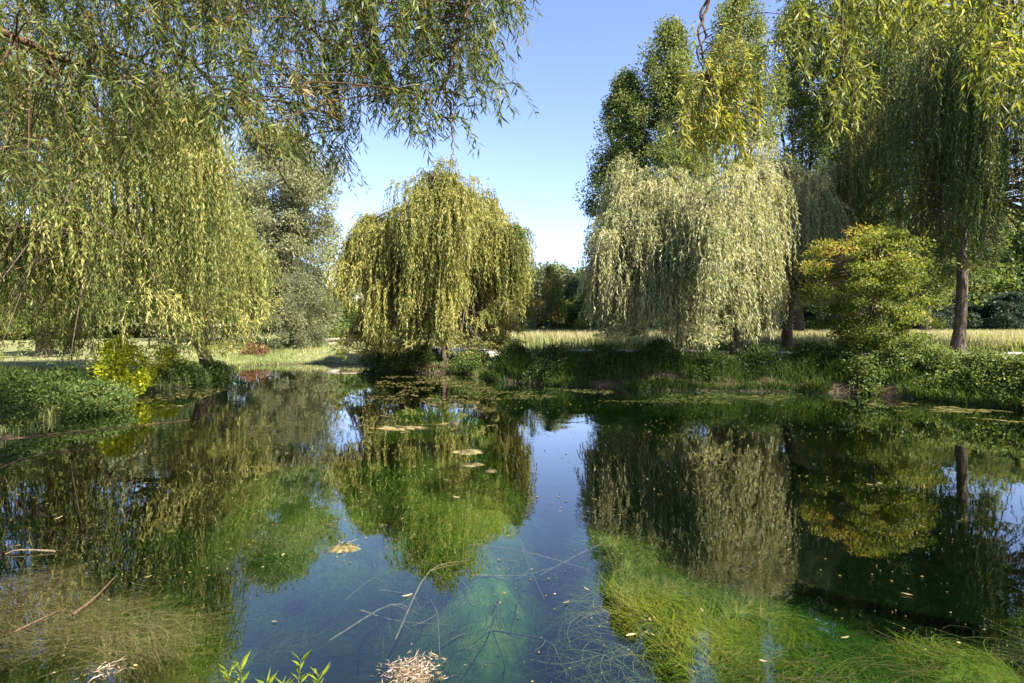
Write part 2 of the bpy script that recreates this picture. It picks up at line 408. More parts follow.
def wood(rng, base, trunk_pts, trunk_r, tips, clumps, limb_r, roots=True, tw=.02):
    """trunk tube, limb curves to tips, thin branches from the nearest limb to each leaf clump (all relative to base)"""
    tp = spline(trunk_pts, 14)
    rr = np.linspace(trunk_r, trunk_r * .6, 14); 
    if roots: rr[0] *= 1.45; rr[1] *= 1.15
    tt = Tubes(); tt.add(tp, rr * (1 + .08 * rng.normal(size=14)), 12)
    limbs = []; lp = []
    for tip in tips:
        st = tp[rng.randint(9, 14)]
        tip = np.asarray(tip, float)
        mid = st * .45 + tip * .55; mid[2] = st[2] + (tip[2] - st[2]) * .72
        mid += rng.normal(size=3) * .06 * np.linalg.norm(tip - st)
        q = spline([st, st * .72 + mid * .28 + np.array([0, 0, .04 * np.linalg.norm(tip - st)]), mid, tip], 14)
        tb = Tubes(); tb.add(q, np.linspace(limb_r, limb_r * .28, 14), 7)
        limbs.append(tb); lp.append(q)
    LP = np.array(lp)
    for c in clumps:
        d = np.linalg.norm(LP - c, axis=2) + 2.0 * (LP[:, :, 2] > c[2] + .6) + 3 * (np.arange(14)[None, :] < 3)
        i, j = np.unravel_index(np.argmin(d), d.shape)
        a = LP[i, j]; mid = a * .5 + c * .5 + np.array([0, 0, .16 * d[i, j]]) + rng.normal(size=3) * .05 * d[i, j]
        limbs[i].add(spline([a, mid, c], 6), np.linspace(tw * 1.6, tw * .5, 6), 4)
    return tt, limbs

def assemble(name, base, label, cat, tt, limbs, crown_me, bark, group=None, extra=None):
    t = thing(name, base, label, cat, group)
    tr = obj('trunk', tt.build('trunk', bark), t)
    for lb in limbs:
        obj('limb', lb.build('limb', bark), tr)
    obj('crown', crown_me, t)
    return t

def willow(name, base, label, H, R, off=(0, 0), seed=1, nclump=90, per=16, spacing=.07, ll=.13, lw=.026, mat='willow', zlow=1.0, trunk_r=.22, trunk_top=None,
           fork=.3, nl=6, lmax=.6, squash=(1, 1), bright=.5, lump=.25, power=2.6, drop=.45, low_fn=None, h_fn=None, group=None, sig=.2, cat='tree', lcap=2.6, ipow=1.0, nlobe=9, lobed=.36, cvar=.17):
    rng = np.random.RandomState(seed)
    th = rng.rand(nclump) * 2 * np.pi; th = th + .22 * np.sin(5 * th + seed) + .12 * np.sin(9 * th + 2 * seed)
    u = np.sqrt(rng.rand(nclump)) ; u[: nclump // 3] = .75 + .25 * rng.rand(nclump // 3)
    Rt = R * (1 + lump * (vnoise(np.cos(th) * 1.5, np.sin(th) * 1.5, .7, seed) - .5) * 2)
    cx = off[0] + np.cos(th) * u * Rt * squash[0]; cy = off[1] + np.sin(th) * u * Rt * squash[1]
    cz = H * (1 - drop * u ** power) * (1 - .13 * rng.rand(nclump))
    cz *= 1 + .2 * (vnoise(cx, cy, R * .35, seed + 3) - .5) * 2.6
    cz = np.minimum(cz, H * (.90 + .10 * rng.rand(nclump)))
    la = np.arange(nlobe) * 2.4 + rng.rand() * 6; lr = R * np.sqrt((np.arange(nlobe) + .4) / nlobe) * .92; lh = 1 - .22 * rng.rand(nlobe)
    ld = np.hypot(cx[:, None] - off[0] - np.cos(la) * lr * squash[0], cy[:, None] - off[1] - np.sin(la) * lr * squash[1]) / (R * .42)
    near = np.argmin(ld, 1); lobe = np.clip(1 - lobed * ld[np.arange(nclump), near] ** 2, .55, 1) * lh[near]
    cz *= lobe
    inner = rng.rand(nclump) < .55
    ni = inner.sum(); ri = (.55 + .5 * rng.rand(ni)) * Rt[inner]
    cx[inner] = off[0] + np.cos(th[inner]) * ri * squash[0]; cy[inner] = off[1] + np.sin(th[inner]) * ri * squash[1]
    cz[inner] = np.minimum(cz[inner], lobe[inner] * H * (1 - drop * np.clip(ri / R, 0, 1.1) ** power) * .97)
    cz[inner] = zlow + 1.2 + (cz[inner] - zlow - 1.2) * (.05 + .95 * rng.rand(ni) ** ipow)
    if h_fn is not None: cz = h_fn(cx, cy, cz)
    Cc = np.stack([cx, cy, cz], -1)
    ct = rng.normal(size=nclump) * cvar
    cl = .55 + .6 * rng.rand(nclump)
    idx = np.repeat(np.arange(nclump), per)
    n = len(idx)
    A = Cc[idx] + rng.normal(size=(n, 3)) * np.array([sig, sig, sig * .45])
    o = np.stack([A[:, 0] - off[0], A[:, 1] - off[1], 0 * A[:, 0]], -1) / R
    o = unit(o + rng.normal(size=(n, 3)) * np.array([.5, .5, 0]))
    zl = zlow if low_fn is None else low_fn(A[:, 0], A[:, 1])
    L = np.clip((A[:, 2] - zl) * cl[idx] * (.45 + .6 * rng.rand(n)), .35, lmax * H)
    L = np.minimum(L, (lcap * (.5 + .9 * rng.rand(nclump)))[idx] * (.7 + .5 * rng.rand(n)))
    L = np.minimum(L, np.maximum(A[:, 2] - zl + .25 * rng.rand(n), .3))
    V, F, tint = strands(rng, A, o, L, spacing, ll, lw, ct[idx], a=.5, spread=.5, sway=.06, bright=bright)
    cm = make_mesh('crown', V, F, M[mat], tint)
    tt_ = trunk_top if trunk_top is not None else (off[0] * .4, off[1] * .4, H * fork)
    tt_ = np.array(tt_, float)
    trunk_pts = [(0, 0, -.25), tt_ * .35 + rng.normal(size=3) * .08, tt_ * .7 + rng.normal(size=3) * .08, tt_]
    tips = []
    for i in range(nl):
        a = i * 2 * np.pi / nl + rng.rand() * .6; q = .45 + .35 * rng.rand()
        tips.append((off[0] + np.cos(a) * R * q * squash[0], off[1] + np.sin(a) * R * q * squash[1], H * (.72 + .14 * rng.rand())))
    tips.append((off[0], off[1], H * .88))
    tips = np.array(tips)
    if h_fn is not None: tips[:, 2] = h_fn(tips[:, 0], tips[:, 1], tips[:, 2])
    for k_ in range(len(tips)):       # limbs end inside the foliage, at the leaf cluster nearest to where they reach
        q_ = np.argmin(np.hypot(Cc[:, 0] - tips[k_, 0], Cc[:, 1] - tips[k_, 1]) - .35 * Cc[:, 2] / H * R)
        tips[k_] = Cc[q_] - np.array([0, 0, .25])
    tt, limbs = wood(rng, base, trunk_pts, trunk_r, tips, Cc, trunk_r * .45, tw=.022)
    return assemble(name, base, label, cat, tt, limbs, cm, M['bark'], group)

def leafy(rng, Cc, rad, per, ll, lw, bright=.5, flat=1.0, droop=.0, tvar=.2, cvar=.14, tgrad=None):
    """leaf clumps: per leaves around each centre, denser towards the clump's skin"""
    n = len(Cc) * per; idx = np.repeat(np.arange(len(Cc)), per)
    d = unit(rng.normal(size=(n, 3))) * (rng.rand(n, 1) ** .45)
    rr = (rad * (.6 + .8 * rng.rand(len(Cc))))[idx][:, None]
    P = Cc[idx] + d * rr * np.array([1, 1, flat])
    D = unit(d * .6 + rng.normal(size=(n, 3)) * .7 + np.array([0, 0, -droop]))
    ct = rng.normal(size=len(Cc)) * cvar
    tint = bright + ct[idx] + rng.normal(size=n) * tvar
    if tgrad is not None: tint = tint + tgrad(P)
    V, F = leaf_arrays(P, D, ll * (.6 + .8 * rng.rand(n)), lw * (.6 + .8 * rng.rand(n)), rng, .15)
    return V, F, np.clip(tint, 0, 1)

def round_tree(name, base, label, H, R, seed, mat, ncl=120, per=260, ll=.2, lw=.1, crad=.9, trunk_r=.25, low=.2, bright=.5, droop=0., cat='tree', group=None, shape='round', bark='bark', flat=.8, tgrad=None, nl=6, lean=(0, 0)):
    rng = np.random.RandomState(seed)
    t = rng.rand(ncl)
    z = H * (low + (1 - low) * t)
    if shape == 'ball': prof = (1 - (2 * t - 1) ** 4) ** .5
    elif shape == 'round': prof = np.sqrt(np.clip(1 - (2 * t - .85) ** 2 / 1.35, .03, 1))
    elif shape == 'column': prof = np.clip(np.minimum(.45 + t * 2.2, 1) * (1 - t ** 3.2) ** .7, .08, 1)
    elif shape == 'cone': prof = np.clip(1.02 - t, .05, 1)
    else: prof = np.sqrt(np.clip(1 - t ** 2, .05, 1))
    th = rng.rand(ncl) * 2 * np.pi
    lob = 1 + .5 * (vnoise(np.cos(th) * 2, np.sin(th) * 2 + t * 3, .8, seed) - .5) * 2
    q = R * prof * lob * rng.rand(ncl) ** .42
    Cc = np.stack([np.cos(th) * q + lean[0] * t, np.sin(th) * q + lean[1] * t, z - crad * .5], -1)
    V, F, tint = leafy(rng, Cc, crad, per, ll, lw, bright, flat, droop, tgrad=tgrad)
    cm = make_mesh('crown', V, F, M[mat], tint)
    if nl == 0:
        tt = Tubes(); tt.add(spline([(0, 0, -.3), (.05 * R, 0, H * .3), (0, .04 * R, H * .8)], 10), np.linspace(trunk_r, trunk_r * .25, 10), 8); limbs = []
    else:
        tips = []
        for i in range(nl):
            a = i * 6.283 / nl + rng.rand(); w = R * (.55 if shape != 'column' else .4)
            tips.append((np.cos(a) * w, np.sin(a) * w, H * (.5 + .35 * rng.rand())))
        tips.append((0, 0, H * .93))
        tt, limbs = wood(rng, base, [(0, 0, -.3), (.03 * R, .02 * R, H * .1), (0, 0, H * max(low * .9, .12)), (0, 0, H * max(low * 1.4, .25))], trunk_r, tips, Cc[::3], trunk_r * .45, tw=.02)
    return assemble(name, base, label, cat, tt, limbs, cm, M[bark], group)

# ---- the big willow of the left bank (crown leans out over the pond)
b = np.array([-13.4, 25.3, gz(-13.4, 25.3)])
willow('weeping_willow', b, 'huge sunlit weeping willow on the left bank, its curtains hanging over the water', 14.2, 6.0, off=(-1.6, -6.6), seed=11, nclump=400, per=22, spacing=.065, lcap=4.8, lump=.15, cvar=.2,
       ll=.15, lw=.032, zlow=-.3, trunk_r=.34, trunk_top=(-.4, -1.4, 4.2), nl=9, lmax=.55, bright=.5, power=3, drop=.36, sig=.36, ipow=1.3,
       low_fn=lambda x, y: .1 + 3.6 * vnoise(x, y, 1.5, 8) ** 1.7)
# ---- the centre willow
b = np.array([-3.25, 28.3, gz(-3.25, 28.3)])
willow('weeping_willow', b, 'golden green weeping willow in the middle, standing alone at the tip of the grassy bank', 11.0, 4.1, off=(-.15, .2), seed=23, nclump=680, per=17, spacing=.07, lcap=2.6,
       ll=.18, lw=.042, zlow=-.9, ipow=1.35, trunk_r=.2, trunk_top=(-.1, .1, 2.6), bright=.7, power=4.5, drop=.24, nl=7, lmax=.62, lump=.22, lobed=.2, nlobe=13,
       h_fn=lambda x, y, z: z * (1 - .2 * sm(-1.0, -2.6, x)), low_fn=lambda x, y: -.2 + .7 * sm(-1.5, 2.0, x) + 2.2 * vnoise(x, y, 1.0, 5) ** 1.6)
# ---- the pale willow right of the gap
b = np.array([8.0, 22.4, gz(8.0, 22.4)])
PALE = willow('weeping_willow', b, 'pale silvery weeping willow with dense curtains, largest on the right bank', 9.2, 4.1, off=(-1.2, .2), seed=37, nclump=560, per=17, spacing=.07, lcap=2.8, ipow=1.2,
       ll=.16, lw=.036, mat='willow_pale', zlow=-.8, trunk_r=.2, trunk_top=(-.4, 0, 2.4), bright=.68, power=5, drop=.24, lump=.36, nl=7, lmax=.7,
       h_fn=lambda x, y, z: z * (1 - .2 * sm(-2.2, -5, x)), low_fn=lambda x, y: -.6 + 3.2 * vnoise(x, y, 1.0, 15) ** 1.5)
for dx, dy, tx_ in ((-1.35, .1, -2.0), (.55, -.5, .6)):
    k = Tubes(); zz_ = gz(8.0 + dx, 22.4 + dy) - b[2]
    k.add(spline([(dx, dy, zz_ - .2), (dx * 1.05, dy, zz_ + 1.6), (tx_, dy, 3.6), (tx_ * 1.2, dy, 5.6)], 14), np.linspace(.17, .06, 14), 10)
    obj('trunk', k.build('trunk', M['bark']), PALE)
# ---- the slim willow behind it
b = np.array([12.3, 25.4, gz(12.3, 25.4)])
willow('weeping_willow', b, 'slim pale weeping willow between the dense silvery willow and the round bush', 10.4, 2.5, off=(.2, .1), seed=41, nclump=330, per=13, spacing=.075, lcap=2.4, ipow=1.2,
       ll=.16, lw=.036, mat='willow_pale', zlow=.6, trunk_r=.24, trunk_top=(.3, 0, 3.2), bright=.85, power=3, drop=.3, nl=5, lmax=.6,
       low_fn=lambda x, y: 1.2 + 2.2 * vnoise(x, y, .9, 25))
# ---- the tall dark willow at the right
b = np.array([18.0, 23.0, gz(18.0, 23.0)])
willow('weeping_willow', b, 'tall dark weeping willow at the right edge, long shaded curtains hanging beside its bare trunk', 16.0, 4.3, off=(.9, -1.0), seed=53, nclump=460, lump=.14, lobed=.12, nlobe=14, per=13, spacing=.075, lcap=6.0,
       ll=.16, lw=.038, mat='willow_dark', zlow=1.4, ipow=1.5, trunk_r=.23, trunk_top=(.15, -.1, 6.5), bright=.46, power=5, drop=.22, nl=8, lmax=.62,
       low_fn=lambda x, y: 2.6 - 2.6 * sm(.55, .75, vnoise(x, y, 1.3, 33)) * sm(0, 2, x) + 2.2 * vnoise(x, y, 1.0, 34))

# ---- near trees that reach into the top of the frame
def near_tree(name, base, label, trunk_pts, trunk_r, limbs_px, anchors, mat, seed, ll=.12, lw=.0155, spacing=.03, bright=.5):
    rng = np.random.RandomState(seed)
    base = np.asarray(base, float)
    t = thing(name, base, label, 'tree')
    tt = Tubes(); tp = spline(np.asarray(trunk_pts) - base, 16); rr = np.linspace(trunk_r, trunk_r * .55, 16); rr[0] *= 1.4
    tt.add(tp, rr, 12)
    trk = obj('trunk', tt.build('trunk', M['bark']), t)
    tubes = []; lps = []
    for pts, r0, r1 in limbs_px:
        q = spline(np.asarray(pts) - base, 26)
        q[1:-1] += rng.normal(size=(24, 3)) * .012
        tb = Tubes(); tb.add(q, np.linspace(r0, r1, 26), 7); tubes.append(tb); lps.append(q)
    LP = np.array(lps)
    A, O, L, CT = [], [], [], []
    for (p, ln, nst, sg, outv, ctv) in anchors:
        c = np.asarray(p) - base
        d = np.linalg.norm(LP - c, axis=2) + 1.2 * np.maximum(0, c[2] - LP[:, :, 2] + .1)
        i, j = np.unravel_index(np.argmin(d), d.shape)
        a = LP[i, j]; dd = np.linalg.norm(a - c)
        if dd > .05:
            tubes[i].add(spline([a, a * .5 + c * .5 + np.array([0, 0, .1 * dd]) + rng.normal(size=3) * .04 * dd, c], 7), np.linspace(.010, .004, 7), 4)
        for k in range(nst):
            A.append(c + rng.normal(size=3) * sg * np.array([1, 1, .6])); 
            o = np.asarray(outv, float) + rng.normal(size=3) * .8; o[2] = 0; O.append(o / (np.linalg.norm(o) + 1e-6))
            L.append(ln * (.45 + .6 * rng.rand())); CT.append(ctv + rng.normal() * .08)
    stems = Tubes()
    V, F, tint = strands(rng, np.array(A), np.array(O), np.array(L), spacing, ll, lw, np.array(CT), a=.4, spread=.75, sway=.06, bright=bright, fold=.3, stems=stems, rise=.12, srad=.0035)
    for tb in tubes: obj('limb', tb.build('limb', M['twig']), trk)
    cr = obj('crown', make_mesh('crown', V, F, M[mat], tint), t)
    obj('shoots', stems.build('shoots', M['twig']), cr)
    return t

rng = np.random.RandomState(3)
def yb_left(x):
    return np.interp(x, [0, 120, 200, 260, 300, 340, 375, 405, 440, 490, 500, 530], [250, 240, 190, 215, 235, 200, 150, 190, 150, 150, 50, 30])
anch = []
for k in range(620):
    x = rng.uniform(-60, 355); D = rng.uniform(5.2, 9.0)
    yb = yb_left(max(x, 0)) - 60 * rng.rand() ** 1.5
    ya = rng.uniform(-140, yb - 55)
    ln = min((yb - ya) / FPX * D, .5 + .6 * rng.rand())
    anch.append((px(x, ya, D), max(ln, .35), rng.randint(3, 6), .10, (.6, .3, 0), rng.normal() * .14 - .05))
for k in range(150):
    x = rng.uniform(345, 505); D = rng.uniform(5.2, 7.2)
    yb = yb_left(x) - 30 * rng.rand()
    ya = rng.uniform(-90, max(yb - 60, -20))
    if 350 < x < 480 and ya > 60 and rng.rand() < .4: continue
    anch.append((px(x, ya, D), max(min((yb - ya) / FPX * D, .9), .3), rng.randint(3, 6), .08, (.5, .2, 0), rng.normal() * .1 - .12))
for (x, y, ln) in [(446, 90, .5), (462, 78, .6), (478, 80, .62), (490, 88, .6), (455, 120, .5), (430, 110, .5), (420, 130, .5), (408, 120, .5), (470, 100, .55), (400, 100, .6), (392, 90, .5)]:
    anch.append((px(x, y, 5.6), ln, 5, .06, (.5, .1, 0), -.2))
B0 = np.array([-6.8, 1.6, gz(-6.8, 1.6)])
near_tree('weeping_willow', B0, 'near willow whose leafy boughs hang into the top left of the view', [B0 + (0, 0, -.3), B0 + (.1, .1, 1.5), B0 + (.3, .3, 3.5), B0 + (.9, .9, 5.6)], .34, [
    ([B0 + (.6, .6, 4.6), px(-60, -100, 5.5), px(90, -90, 6.2), px(250, -70, 6.4), px(380, -70, 6.2), px(485, -60, 5.8)], .085, .02),
    ([B0 + (.9, .9, 5.4), px(-60, -140, 7.5), px(60, -60, 8), px(160, 0, 8), px(164, 38, 8), px(205, 75, 8), px(250, 130, 8), px(290, 190, 8)], .07, .008),
    ([px(485, -60, 5.8), px(470, 0, 5.7), px(456, 50, 5.65), px(441, 86, 5.6), px(410, 92, 5.6)], .03, .006),
    ([px(441, 86, 5.6), px(449, 105, 5.6), px(452, 130, 5.6), px(453, 165, 5.6)], .014, .003),
    ([B0 + (.4, .4, 4.0), px(-120, -20, 5.5), px(0, 30, 6), px(75, 64, 6.5), px(115, 52, 6.7), px(180, 80, 7)], .06, .008),
    ([px(90, -90, 6.2), px(200, -30, 6.6), px(290, 10, 6.8), px(330, 60, 7), px(345, 130, 7)], .03, .005),
    ([px(-60, -140, 7.5), px(-20, 60, 8.2), px(60, 130, 8.4), px(150, 160, 8.6)], .05, .006),
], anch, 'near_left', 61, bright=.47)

rng = np.random.RandomState(8)
anch = []
for k in range(60):   # sunlit sprays in the top right corner
    x = rng.uniform(885, 1060); D = rng.uniform(4.8, 6.4)
    yb = np.interp(x, [885, 905, 960, 1000, 1060], [70, 85, 60, 150, 160]) - 30 * rng.rand()
    ya = rng.uniform(-90, yb - 50)
    anch.append((px(x, ya, D), max((yb - ya) / FPX * D, .3), rng.randint(2, 5), .08, (-.5, .1, 0), rng.normal() * .12))
for k in range(34):   # the spray below the twisted twigs
    t_ = rng.rand(); x = 706 + rng.normal() * 18 + 18 * (t_ < .5); y = 25 + 110 * t_
    anch.append((px(x, y, 8 + rng.normal() * .25), .95, 4, .10, (.4, 0, 0), rng.normal() * .1 + .22))
for k in range(26):
    x = 838 + rng.normal() * 20; y = rng.uniform(-60, 110)
    anch.append((px(x, y, 8 + rng.normal() * .4), 1.0, 4, .12, (-.3, 0, 0), rng.normal() * .1 - .1))
for k in range(12):
    x = 800 + rng.normal() * 14; y = rng.uniform(-80, 20)
    anch.append((px(x, y, 7.5 + rng.normal() * .3), .8, 3, .1, (-.3, 0, 0), rng.normal() * .1 - .05))
B1 = np.array([10.5, 2.0, gz(10.5, 2.0)])
near_tree('weeping_willow', B1, 'near willow whose sunlit yellow green sprays hang into the top right corner', [B1 + (0, 0, -.3), B1 + (-.1, .1, 1.5), B1 + (-.4, .2, 3.2), B1 + (-1.2, .6, 5.4)], .3, [
    ([B1 + (-.9, .5, 4.6), px(1250, -170, 5.2), px(1090, -120, 5.4), px(980, -110, 5.8), px(880, -100, 6.6), px(790, -110, 7.4), px(712, -90, 8)], .07, .02),
    ([px(712, -90, 8), px(712, -20, 8), px(706, 10, 8), px(698, 32, 8), px(702, 50, 8), px(707, 68, 8)], .026, .012),
    ([px(712, -90, 8.05), px(709, -10, 8.03), px(700, 15, 8.05), px(706, 36, 8.04), px(697, 52, 8.02), px(706, 75, 8)], .022, .008),
    ([px(880, -100, 6.6), px(850, -40, 7.6), px(842, 40, 8), px(846, 85, 8), px(836, 130, 8)], .02, .005),
    ([px(1090, -120, 5.4), px(1040, -50, 5.3), px(1005, 10, 5.3), px(1010, 60, 5.3)], .03, .005),
    ([px(980, -110, 5.8), px(940, -50, 5.7), px(915, -10, 5.7), px(905, 40, 5.7)], .02, .005),
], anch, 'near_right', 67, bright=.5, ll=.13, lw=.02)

# ---- poplars behind the right bank
PB = [(626, 46, 21.5, 3.0), (672, 44, 24.5, 3.4), (738, 47, 29, 3.9), (800, 50, 30, 3.6), (858, 46, 31, 3.9), (925, 52, 32, 4.2)]
lab = ['dark leafy poplar at the left end of the tall row behind the silvery willow', 'bushy poplar second from the left in the tall row, shorter than those right of it',
       'tall sunlit poplar rising out of frame above the silvery willow', 'loose crowned poplar behind the slim willow', 'tall poplar seen above the round bush', 'tall poplar behind the dark curtains of the right willow']
for i, (x, D, H, R) in enumerate(PB):
    q = at_ground(x, D)
    if i < 3:
        t = round_tree('poplar_tree', q, lab[i], H, R, 70 + i, 'poplar', ncl=210, per=330, ll=.18, lw=.12, crad=1.0, trunk_r=.38, low=.12, bright=.42 + .05 * i, shape='column', nl=7, group='tall poplars behind the right bank', flat=1.1)
        proto = t
        if i == 0: pro0 = t
        if i == 1: pro1 = t
    else:
        s = H / (29 if i != 4 else 24.5)
        copy_thing(proto if i != 4 else pro1, q, 1.1 * i, (s, s, s), lab[i])

# ---- grey green trees left of the centre
q = at_ground(284, 46)
round_tree('willow_tree', q, 'tall rounded grey green willow behind the left curtains', 17.5, 4.7, 81, 'greywillow', ncl=250, per=380, ll=.28, lw=.09, crad=1.2, trunk_r=.4, low=.1, droop=.5, bright=.8)
q = at_ground(298, 40)
round_tree('sallow_bush', q, 'silvery grey green sallow bush beyond the far cove', 5.2, 2.2, 82, 'greywillow', ncl=70, per=260, ll=.2, lw=.055, crad=.6, trunk_r=.1, low=.05, bright=.6, cat='bush')
q = at_ground(225, 48)
round_tree('willow_tree', q, 'grey green willow glimpsed between the strands of the huge left willow', 14, 5.0, 83, 'greywillow', ncl=130, per=260, ll=.26, lw=.08, crad=1.2, trunk_r=.35, low=.1, droop=.4, bright=.42)

# ---- far treeline: three kinds, copied
far = {}
def far_tree(kind, x, D, H, R, label, group, rz=0):
    q = at_ground(x, D)
    if kind not in far:
        spec = dict(broad=('broadleaf_tree', 'broad', 90, 170, .42, .26, 1.5, 'round', .1), grey=('broadleaf_tree', 'greywillow', 80, 170, .42, .2, 1.4, 'round', .08),
                    dark=('conifer_tree', 'bluegreen', 80, 190, .4, .12, 1.1, 'cone', .04), shrub=('hedge_shrub', 'bluegreen', 60, 170, .34, .2, .9, 'dome', .02), light=('broadleaf_tree', 'bramble', 80, 170, .4, .26, 1.4, 'round', .1))[kind]
        n, mt, ncl, per, ll, lw, cr, shp, low = spec
        base_H = 10.0
        far[kind] = (round_tree(n, q, label, base_H, 3.6 if kind != 'dark' else 2.8, 90 + len(far), mt, ncl=ncl, per=per, ll=ll, lw=lw, crad=cr, trunk_r=.22, low=low, shape=shp, nl=0, group=group, bright=.68 if mt != 'bluegreen' else .5), 3.6 if kind != 'dark' else 2.8)
        t = far[kind][0]
        t.scale = (R / far[kind][1], R / far[kind][1], H / base_H); t.rotation_euler = (0, 0, rz)
        return t
    t, r0 = far[kind]
    return copy_thing(t, q, rz, (R / r0, R / r0, H / 10.0), label, group)
G1 = 'trees at the far edge of the meadow'
q = at_ground(537, 58)
willow('weeping_willow', q, 'small dark green weeping willow far off, just right of the golden willow', 9.6, 2.1, seed=43, nclump=50, per=16, spacing=.1, ll=.24, lw=.06, mat='willow_dark', zlow=1.0, trunk_r=.2, bright=.95, drop=.35, nl=5, lmax=.7)
far_tree('grey', 556, 66, 8.2, 3.2, 'rounded pale grey green tree beyond the meadow next to the small dark willow', G1)
far_tree('dark', 570, 76, 6.4, 1.7, 'dark pointed conifer in the gap beyond the meadow', G1)
far_tree('broad', 578, 82, 9.2, 4.0, 'fresh green tree in the gap beyond the meadow', G1, .6)
far_tree('grey', 588, 66, 6.4, 2.8, 'low grey green tree at the right of the gap beyond the meadow', G1, 2.0)
far_tree('light', 577, 62, 4.4, 2.0, 'small bright green bushy tree at the meadow edge in the gap', G1, 1.0)
far_tree('dark', 600, 76, 7.5, 2.0, 'dark conifer beside the left edge of the silvery willow', G1, 1.0)
far_tree('broad', 548, 92, 10.5, 4.6, 'far green tree showing between the two willows of the gap', G1, 2.6)
far_tree('broad', 610, 90, 10.5, 4.6, 'far green tree half behind the left edge of the silvery willow', G1, 3.6)
for i, (x, D, H, R, k) in enumerate([(350, 64, 4.0, 2.6, 'broad'), (330, 74, 6.4, 3.0, 'broad'), (375, 78, 4.4, 3.4, 'light'), (400, 84, 8, 4, 'broad'), (440, 88, 9, 4.4, 'broad'), (480, 90, 9, 4.4, 'light'), (515, 96, 9.5, 4.6, 'grey')]):
    far_tree(k, x, D, H, R, ['green tree low behind the far cove', 'green tree beside the silvery sallow bush', 'light green tree just left of the golden willow', 'green tree hidden behind the left half of the golden willow',
        'green tree behind the trunk of the golden willow', 'light green tree behind the right half of the golden willow', 'grey green tree at the right edge of the golden willow'][i], 'trees beyond the golden willow', .9 * i)
for i in range(13):
    x = 690 + i * 29
    far_tree('shrub', x, 66 + 3 * math.sin(i * 2.1), 4.9 + .7 * math.sin(i * 1.7), 3.0, 'dark blue green shrub in the hedge along the far edge of the meadow', 'dark hedge shrubs along the meadow', i * 1.3)
for i, (x, D, H, R, k) in enumerate([(760, 80, 13, 5, 'broad'), (815, 84, 15, 5.5, 'broad'), (880, 78, 15, 5.5, 'broad'), (945, 72, 13, 4.5, 'light'), (985, 76, 17, 5.5, 'broad'), (1040, 70, 16, 5.5, 'light')]):
    far_tree(k, x, D, H, R, ['green tree above the hedge, behind the right side of the silvery willow', 'green tree above the hedge behind the slim willow', 'green tree above the hedge behind the round bush',
        'bright green tree above the hedge seen through the dark curtains', 'broad green tree above the hedge right of the dark willow trunk', 'light green tree above the hedge at the right edge'][i], 'trees above the hedge', 1.7 * i)
for i, (x, D, H, R, k) in enumerate([(-20, 52, 12, 5, 'broad'), (18, 60, 9, 4.5, 'light'), (75, 58, 12, 5, 'broad'), (120, 62, 14, 5.5, 'grey'), (165, 66, 13, 5.5, 'broad'), (-70, 46, 14, 5, 'grey')]):
    far_tree(k, x, D, H, R, ['green tree behind the lawn at the left edge', 'light green tree behind the lawn left of the stout trunk', 'green tree behind the lawn right of the stout trunk',
        'grey green tree behind the yellow shrub', 'green tree behind the trunk of the huge left willow', 'grey green tree beyond the left edge of the lawn'][i], 'trees behind the left lawn', 1.3 * i)
for i in range(16):
    x = 470 + i * 40
    far_tree(('broad', 'grey', 'broad', 'light')[i % 4], x, 104 + 6 * math.sin(i * 2.7), 9.5 + 2.2 * math.sin(i * 1.9), 5.2, 'green tree in the distant row of trees behind the meadow hedge', 'distant row of trees', i * 2.1)
for i in range(9):
    far_tree('shrub', 455 + i * 28, 80 + 3 * math.sin(i * 2.1), 2.4 + .5 * math.sin(i * 1.7), 3.2, 'dark low shrub along the foot of the trees beyond the meadow gap', 'low dark shrubs beyond the meadow gap', i * 1.3)
# stout pollard on the lawn
q = at_ground(42, 32)
round_tree('pollard_tree', q, 'stout pollard with a short thick trunk on the left lawn', 6.0, 2.6, 97, 'bramble', ncl=70, per=170, ll=.16, lw=.09, crad=.7, trunk_r=.42, low=.3, bright=.6)

# ---- the round bush on the right bank
q = at_ground(873, 20.3)
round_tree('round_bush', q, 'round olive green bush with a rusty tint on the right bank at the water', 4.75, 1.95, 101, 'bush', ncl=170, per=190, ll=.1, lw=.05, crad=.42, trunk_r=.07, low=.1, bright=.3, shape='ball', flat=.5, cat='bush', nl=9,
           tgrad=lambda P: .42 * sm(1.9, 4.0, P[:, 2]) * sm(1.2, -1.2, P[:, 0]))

# ---- shrubs and plants of the banks
def shrub(name, base, label, R, H, seed, mat, ncl=40, per=110, ll=.09, lw=.05, crad=.3, bright=.5, group=None, sq=(1, 1)):
    rng = np.random.RandomState(seed)
    t_ = rng.rand(ncl) ** .8; th = rng.rand(ncl) * 6.283
    q = R * np.sqrt(np.clip(1 - t_ ** 2, .05, 1)) * rng.rand(ncl) ** .45
    Cc = np.stack([np.cos(th) * q * sq[0], np.sin(th) * q * sq[1], t_ * H], -1)
    gzz = ground(Cc[:, 0] + base[0], Cc[:, 1] + base[1]) - base[2]
    Cc[:, 2] += np.maximum(gzz, -base[2]) + .05
    V, F, tint = leafy(rng, Cc, crad, per, ll, lw, bright, .8)
    V[:, 2] = np.maximum(V[:, 2], -base[2] + .01)
    t = thing(name, base, label, 'shrub', group)
    st = Tubes()
    for c in Cc[::2]:
        st.add(spline([(c[0] * .15, c[1] * .15, -.1 + min(0, c[2] - .1)), (c[0] * .55, c[1] * .55, c[2] * .6), c], 6), np.linspace(.016, .005, 6), 4)
    obj('stems', st.build('stems', M['twig']), t)
    obj('foliage', make_mesh('foliage', V, F, M[mat], tint), t)
    return t
def at_(x, D): return at_ground(x, D)
